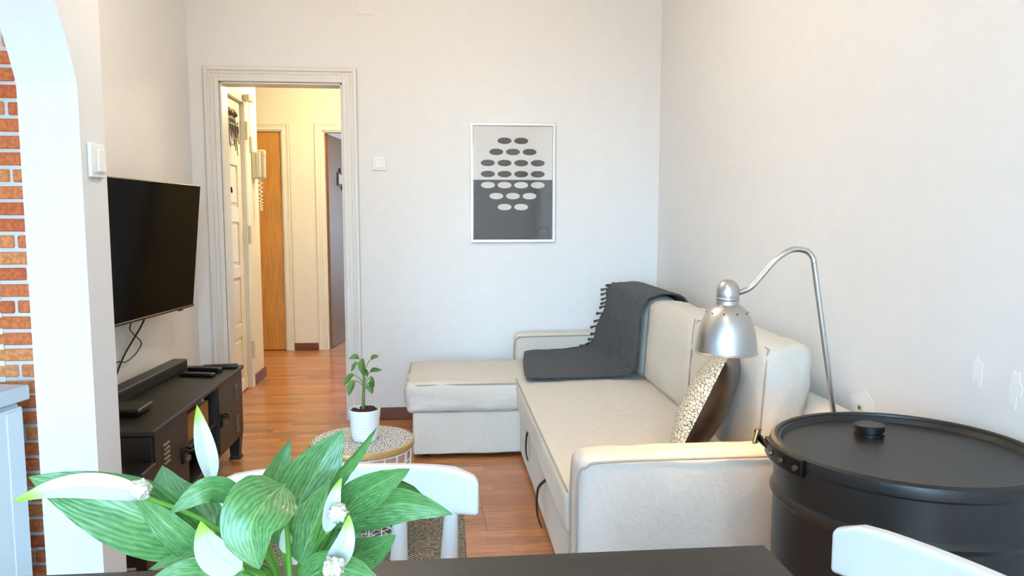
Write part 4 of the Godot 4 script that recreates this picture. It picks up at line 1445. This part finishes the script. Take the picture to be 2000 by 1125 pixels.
# pointed leaf along a spine; width lies across the sight from the room's front, tilted about the spine
func blade(spine: Array, half: float, tilt: float, fold: float, nt := 18, ns := 8, ripple := 0.0) -> SurfaceTool:
	var pts := curve(spine, 8)
	var total := 0.0
	var acc := [0.0]
	for k in range(1, pts.size()):
		total += pts[k].distance_to(pts[k - 1])
		acc.append(total)
	var at := func(t: float) -> Vector3:
		var d := t * total
		for k in range(1, pts.size()):
			if acc[k] >= d - 1e-9:
				return pts[k - 1].lerp(pts[k], (d - acc[k - 1]) / maxf(acc[k] - acc[k - 1], 1e-9))
		return pts[-1]
	var st := mb()
	st.set_smooth_group(0)
	var rows := []
	var prev := Vector3.ZERO
	var ns2 := []
	for i in nt + 1:
		var t := float(i) / nt
		var p: Vector3 = at.call(t)
		var tg: Vector3 = (at.call(minf(t + 0.03, 1.0)) - at.call(maxf(t - 0.03, 0.0))).normalized()
		var wd := tg.cross(V(0, 0.25, 1)).normalized()
		if prev != Vector3.ZERO:
			if wd.dot(prev) < 0.0:
				wd = -wd
			wd = (wd * 0.35 + prev * 0.65)
			wd = (wd - tg * wd.dot(tg)).normalized()
		prev = wd
		var w2 := wd.rotated(tg, deg_to_rad(tilt))
		var nr := tg.cross(w2).normalized()
		if nr.z < 0:
			nr = -nr
		var wdt := half * pow(sin(PI * pow(minf(t, 1.0), 0.78)), 0.85) if t < 0.999 else 0.0
		if t > 0.86:
			wdt = minf(wdt, half * 0.42 * (1.0 - t) / 0.14 + 0.0004)
		var row := []
		for j in ns + 1:
			var s := -1.0 + 2.0 * j / ns
			var rp := ripple * sin(t * 42.0 - absf(s) * 9.0) * absf(s)
			row.append(p + w2 * s * wdt + nr * (absf(s) * wdt * fold + rp))
		rows.append(row)
		ns2.append(nr)
	for i in nt:
		for j in ns:
			var uv := [Vector2(float(i) / nt, float(j) / ns), Vector2(float(i + 1) / nt, float(j) / ns), Vector2(float(i + 1) / nt, float(j + 1) / ns), Vector2(float(i) / nt, float(j + 1) / ns)]
			uquad(st, [rows[i][j], rows[i + 1][j], rows[i + 1][j + 1], rows[i][j + 1]], uv, ns2[i])
	return st


# ---------------------------------------------------------------- on the walls
func build_poster() -> void:
	var t := thing("framed_print", "black and pale print in a slim silver frame on the back wall", "picture", V(0.428, 1.458, -4.57))
	var w := 0.261
	var h := 0.3615
	var f := 0.018
	part(t, "backing", box(V(-w + 0.006, -h + 0.006, 0.002), V(w - 0.006, h - 0.006, 0.008)), M.paper)
	var pr := mb()
	uquad(pr, [V(-w + f, -h + f, 0.01), V(w - f, -h + f, 0.01), V(w - f, h - f, 0.01), V(-w + f, h - f, 0.01)], [Vector2(0, 1), Vector2(1, 1), Vector2(1, 0), Vector2(0, 0)], V(0, 0, 1))
	part(t, "print", pr, M.poster)
	part(t, "glass", box(V(-w + f - 0.003, -h + f - 0.003, 0.0125), V(w - f + 0.003, h - f + 0.003, 0.0145)), M.glass)
	for s in [-1, 1]:
		part(t, "frame_bar", box(V(minf(s * w, s * (w - f)), -h, 0.001), V(maxf(s * w, s * (w - f)), h, 0.021), 0.003), M.frame_silver)
		part(t, "frame_bar", box(V(-w + f, minf(s * h, s * (h - f)), 0.001), V(w - f, maxf(s * h, s * (h - f)), 0.021), 0.003), M.frame_silver)


func build_wall_bits() -> void:
	var a := thing("light_switch", "white light switch on the back wall beside the doorway", "light switch", V(-0.38, 1.57, -4.57))
	part(a, "plate", softbox(V(-0.041, -0.041, 0), V(0.041, 0.041, 0.009), 0.003, 2), M.white_plastic)
	part(a, "inset", box(V(-0.031, -0.031, 0.009), V(0.031, 0.031, 0.0105), 0.001), M.white_plastic)
	part(a, "rocker", box(V(-0.022, -0.026, 0.01), V(0.022, 0.026, 0.0145), 0.002), M.white_plastic)
	var b := thing("light_switch", "white light switch on the edge of the arch pier", "light switch", V(-0.93, 1.4, -2.112))
	part(b, "plate", softbox(V(0, -0.045, -0.041), V(0.01, 0.045, 0.041), 0.003, 2), M.white_plastic)
	part(b, "inset", box(V(0.01, -0.034, -0.031), V(0.0115, 0.034, 0.031), 0.001), M.white_plastic)
	part(b, "rocker", box(V(0.011, -0.03, -0.03), V(0.017, 0.03, 0.012), 0.002), M.white_plastic)
	var c := thing("junction_cover", "plain painted junction cover high on the back wall", "cover plate", V(-0.441, 2.49, -4.57))
	part(c, "lid", softbox(V(-0.05, -0.05, 0), V(0.05, 0.05, 0.006), 0.003, 2), M.wall_paint)
	part(c, "rim", softbox(V(-0.053, -0.053, 0), V(0.053, 0.053, 0.003), 0.001, 2), M.wall_paint)
	var s := thing("wall_socket", "small dark broken socket low on the right wall", "socket", V(1.343, 0.635, -2.245))
	part(s, "plate", softbox(V(-0.005, -0.009, -0.012), V(0, 0.009, 0.012), 0.002, 2), M.cream_plastic)
	part(s, "hole", box(V(-0.006, -0.004, -0.005), V(-0.004, 0.004, 0.005), 0.0005), M.black_plastic)


func build_kitchen() -> void:
	var t := thing("kitchen_cabinet", "white cabinet with thick top in front of the brick wall", "cabinet", V(-1.675, 0, -2.17))
	t.rotation_degrees.y = -12.0
	part(t, "carcass", box(V(-0.29, 0.04, -0.36), V(0.245, 0.655, 0.36), 0.003), M.cabinet_white)
	part(t, "door", box(V(0.245, 0.045, -0.355), V(0.262, 0.648, 0.355), 0.003), M.cabinet_white)
	part(t, "door_stile", box(V(0.262, 0.05, -0.35), V(0.267, 0.64, -0.285), 0.002), M.cabinet_white)
	part(t, "worktop", box(V(-0.3, 0.668, -0.37), V(0.28, 0.715, 0.37), 0.004), M.white_lacquer)
	part(t, "shadow_gap", box(V(-0.28, 0.655, -0.35), V(0.235, 0.668, 0.35)), M.cabinet_white)
	part(t, "plinth", box(V(-0.28, 0, -0.35), V(0.22, 0.04, 0.35)), M.cabinet_white)


# ---------------------------------------------------------------- peace lily on the table
func build_lily() -> void:
	var t := thing("peace_lily", "peace lily with striped green leaves and white flowers on the table", "plant", V(-0.15, 0.74, -0.72))
	part(t, "pot", lathed([Vector2(0, 0), Vector2(0.055, 0), Vector2(0.072, 0.115), Vector2(0.073, 0.12), Vector2(0.068, 0.12), Vector2(0.066, 0.105), Vector2(0, 0.105)], 40), M.pot_white)
	part(t, "soil", lathed([Vector2(0.0, 0.106), Vector2(0.066, 0.106), Vector2(0.04, 0.112), Vector2(0, 0.114)], 24), M.soil)
	var rows := [
	["leaf", [V(-0.150, 0.877, -0.720), V(-0.220, 0.934, -0.700), V(-0.265, 0.972, -0.680), V(-0.316, 1.002, -0.670), V(-0.362, 1.023, -0.665)], 0.0319, 12, 0.15],
	["leaf", [V(-0.157, 0.867, -0.720), V(-0.215, 0.921, -0.690), V(-0.231, 0.958, -0.665), V(-0.256, 0.989, -0.660), V(-0.273, 1.015, -0.655)], 0.0138, 5, 0.30],
	["leaf", [V(-0.162, 0.856, -0.740), V(-0.227, 0.890, -0.760), V(-0.257, 0.923, -0.770), V(-0.284, 0.958, -0.780), V(-0.296, 0.989, -0.790)], 0.0350, 8, 0.20],
	["leaf", [V(-0.157, 0.867, -0.720), V(-0.187, 0.979, -0.680), V(-0.191, 1.001, -0.665), V(-0.207, 1.012, -0.650), V(-0.236, 0.995, -0.640)], 0.0128, 0, 0.15],
	["leaf", [V(-0.148, 0.872, -0.700), V(-0.143, 1.012, -0.655), V(-0.153, 1.008, -0.620), V(-0.160, 0.991, -0.605), V(-0.152, 0.961, -0.600)], 0.0282, 8, 0.20],
	["leaf", [V(-0.154, 0.856, -0.740), V(-0.168, 0.909, -0.750), V(-0.149, 0.956, -0.760), V(-0.130, 0.989, -0.780), V(-0.108, 1.022, -0.790)], 0.0314, 8, 0.22],
	["leaf", [V(-0.166, 0.846, -0.760), V(-0.197, 0.907, -0.800), V(-0.192, 0.945, -0.820), V(-0.185, 0.971, -0.840), V(-0.176, 0.995, -0.850)], 0.0158, 15, 0.30],
	["leaf", [V(-0.142, 0.866, -0.720), V(-0.112, 0.975, -0.700), V(-0.097, 1.010, -0.680), V(-0.079, 1.034, -0.670), V(-0.061, 1.060, -0.660)], 0.0070, 35, 0.50],
	["leaf", [V(-0.137, 0.866, -0.720), V(-0.108, 0.952, -0.700), V(-0.087, 0.981, -0.690), V(-0.064, 1.000, -0.680), V(-0.032, 1.018, -0.670)], 0.0190, 15, 0.25],
	["leaf", [V(-0.135, 0.866, -0.720), V(-0.108, 0.941, -0.720), V(-0.080, 0.962, -0.710), V(-0.039, 0.973, -0.700), V(0.007, 0.965, -0.690)], 0.0196, 12, 0.20],
	["leaf", [V(-0.139, 0.855, -0.740), V(-0.111, 0.943, -0.760), V(-0.079, 0.964, -0.780), V(-0.044, 0.960, -0.790), V(-0.018, 0.936, -0.800)], 0.0070, 40, 0.40],
	["leaf", [V(-0.147, 0.866, -0.720), V(-0.142, 0.913, -0.710), V(-0.131, 0.941, -0.710), V(-0.119, 0.969, -0.710), V(-0.108, 0.997, -0.710)], 0.0235, 5, 0.20],
	["leaf", [V(-0.138, 0.861, -0.720), V(-0.106, 0.911, -0.700), V(-0.083, 0.928, -0.690), V(-0.065, 0.940, -0.680), V(-0.046, 0.955, -0.670)], 0.0171, 8, 0.20],
	["leaf", [V(-0.139, 0.872, -0.700), V(-0.130, 0.920, -0.660), V(-0.104, 0.940, -0.640), V(-0.080, 0.942, -0.630), V(-0.055, 0.934, -0.620)], 0.0177, 5, 0.20],
	["leaf", [V(-0.158, 0.873, -0.700), V(-0.189, 0.930, -0.680), V(-0.218, 0.945, -0.670), V(-0.239, 0.945, -0.660), V(-0.260, 0.941, -0.650)], 0.0092, 25, 0.20],
	["leaf", [V(-0.156, 0.883, -0.680), V(-0.174, 0.930, -0.640), V(-0.197, 0.944, -0.630), V(-0.218, 0.951, -0.620), V(-0.246, 0.949, -0.610)], 0.0139, 15, 0.20],
	["leaf", [V(-0.152, 0.856, -0.730), V(-0.130, 0.887, -0.740), V(-0.111, 0.915, -0.750), V(-0.095, 0.928, -0.755), V(-0.082, 0.942, -0.760)], 0.0155, 10, 0.20],
	["leaf", [V(-0.162, 0.856, -0.730), V(-0.192, 0.888, -0.745), V(-0.208, 0.908, -0.750), V(-0.222, 0.925, -0.755), V(-0.232, 0.945, -0.760)], 0.0176, 10, 0.20],
	["spathe", [V(-0.157, 0.867, -0.720), V(-0.258, 1.004, -0.655), V(-0.277, 1.013, -0.650), V(-0.304, 1.019, -0.645), V(-0.331, 1.019, -0.640), V(-0.360, 1.012, -0.635)], 0.0116, 30, 0.35],
	["spathe", [V(-0.155, 0.867, -0.720), V(-0.219, 0.999, -0.700), V(-0.220, 1.016, -0.700), V(-0.224, 1.036, -0.700), V(-0.227, 1.056, -0.700), V(-0.229, 1.075, -0.700)], 0.0092, 25, 0.55],
	["spathe", [V(-0.153, 0.872, -0.700), V(-0.170, 0.955, -0.615), V(-0.182, 0.965, -0.610), V(-0.190, 0.979, -0.605), V(-0.194, 0.992, -0.600), V(-0.197, 1.004, -0.600)], 0.0150, 0, 0.35],
	["spathe", [V(-0.143, 0.861, -0.720), V(-0.106, 0.967, -0.655), V(-0.102, 0.983, -0.650), V(-0.100, 0.995, -0.650), V(-0.097, 1.006, -0.650), V(-0.092, 1.017, -0.655)], 0.0076, 20, 0.35],
	["spathe", [V(-0.136, 0.871, -0.700), V(-0.098, 0.946, -0.620), V(-0.091, 0.963, -0.615), V(-0.085, 0.977, -0.610), V(-0.082, 0.988, -0.610), V(-0.081, 0.999, -0.615)], 0.0101, 20, 0.35],
	["spathe", [V(-0.153, 0.861, -0.720), V(-0.150, 0.933, -0.690), V(-0.151, 0.941, -0.690), V(-0.150, 0.947, -0.690), V(-0.150, 0.953, -0.690), V(-0.148, 0.962, -0.690)], 0.0057, 20, 0.40],
	]
	for q in rows:
		var pts: Array = q[1]
		var first: Vector3 = pts[0]
		var second: Vector3 = pts[1]
		var bow := V(0, first.distance_to(second) * 0.12, 0)
		var leafy: bool = q[0] == "leaf"
		var b := wpart(t, q[0], blade(pts.slice(1), q[2], q[3], q[4], 22, 10, 0.0006 if leafy else 0.0), M.lily_leaf if leafy else M.spathe)
		part(b, "stalk", tubed(curve([first, first.lerp(second, 0.5) + bow, second], 5), [0.003, 0.0024, 0.002], 7), M.lily_stem)
	for q in [V(-0.2607, 1.016, -0.645), V(-0.0938, 0.9904, -0.64), V(-0.0922, 0.9603, -0.6)]:
		var sx := wpart(t, "spadix", softbox(q - V(0.008, 0.007, 0.007), q + V(0.008, 0.007, 0.007), 0.006, 3, Vector3.ZERO, 0.004, 200.0), M.spadix_cream)
		tag(sx, "knobbly cream flower spike")
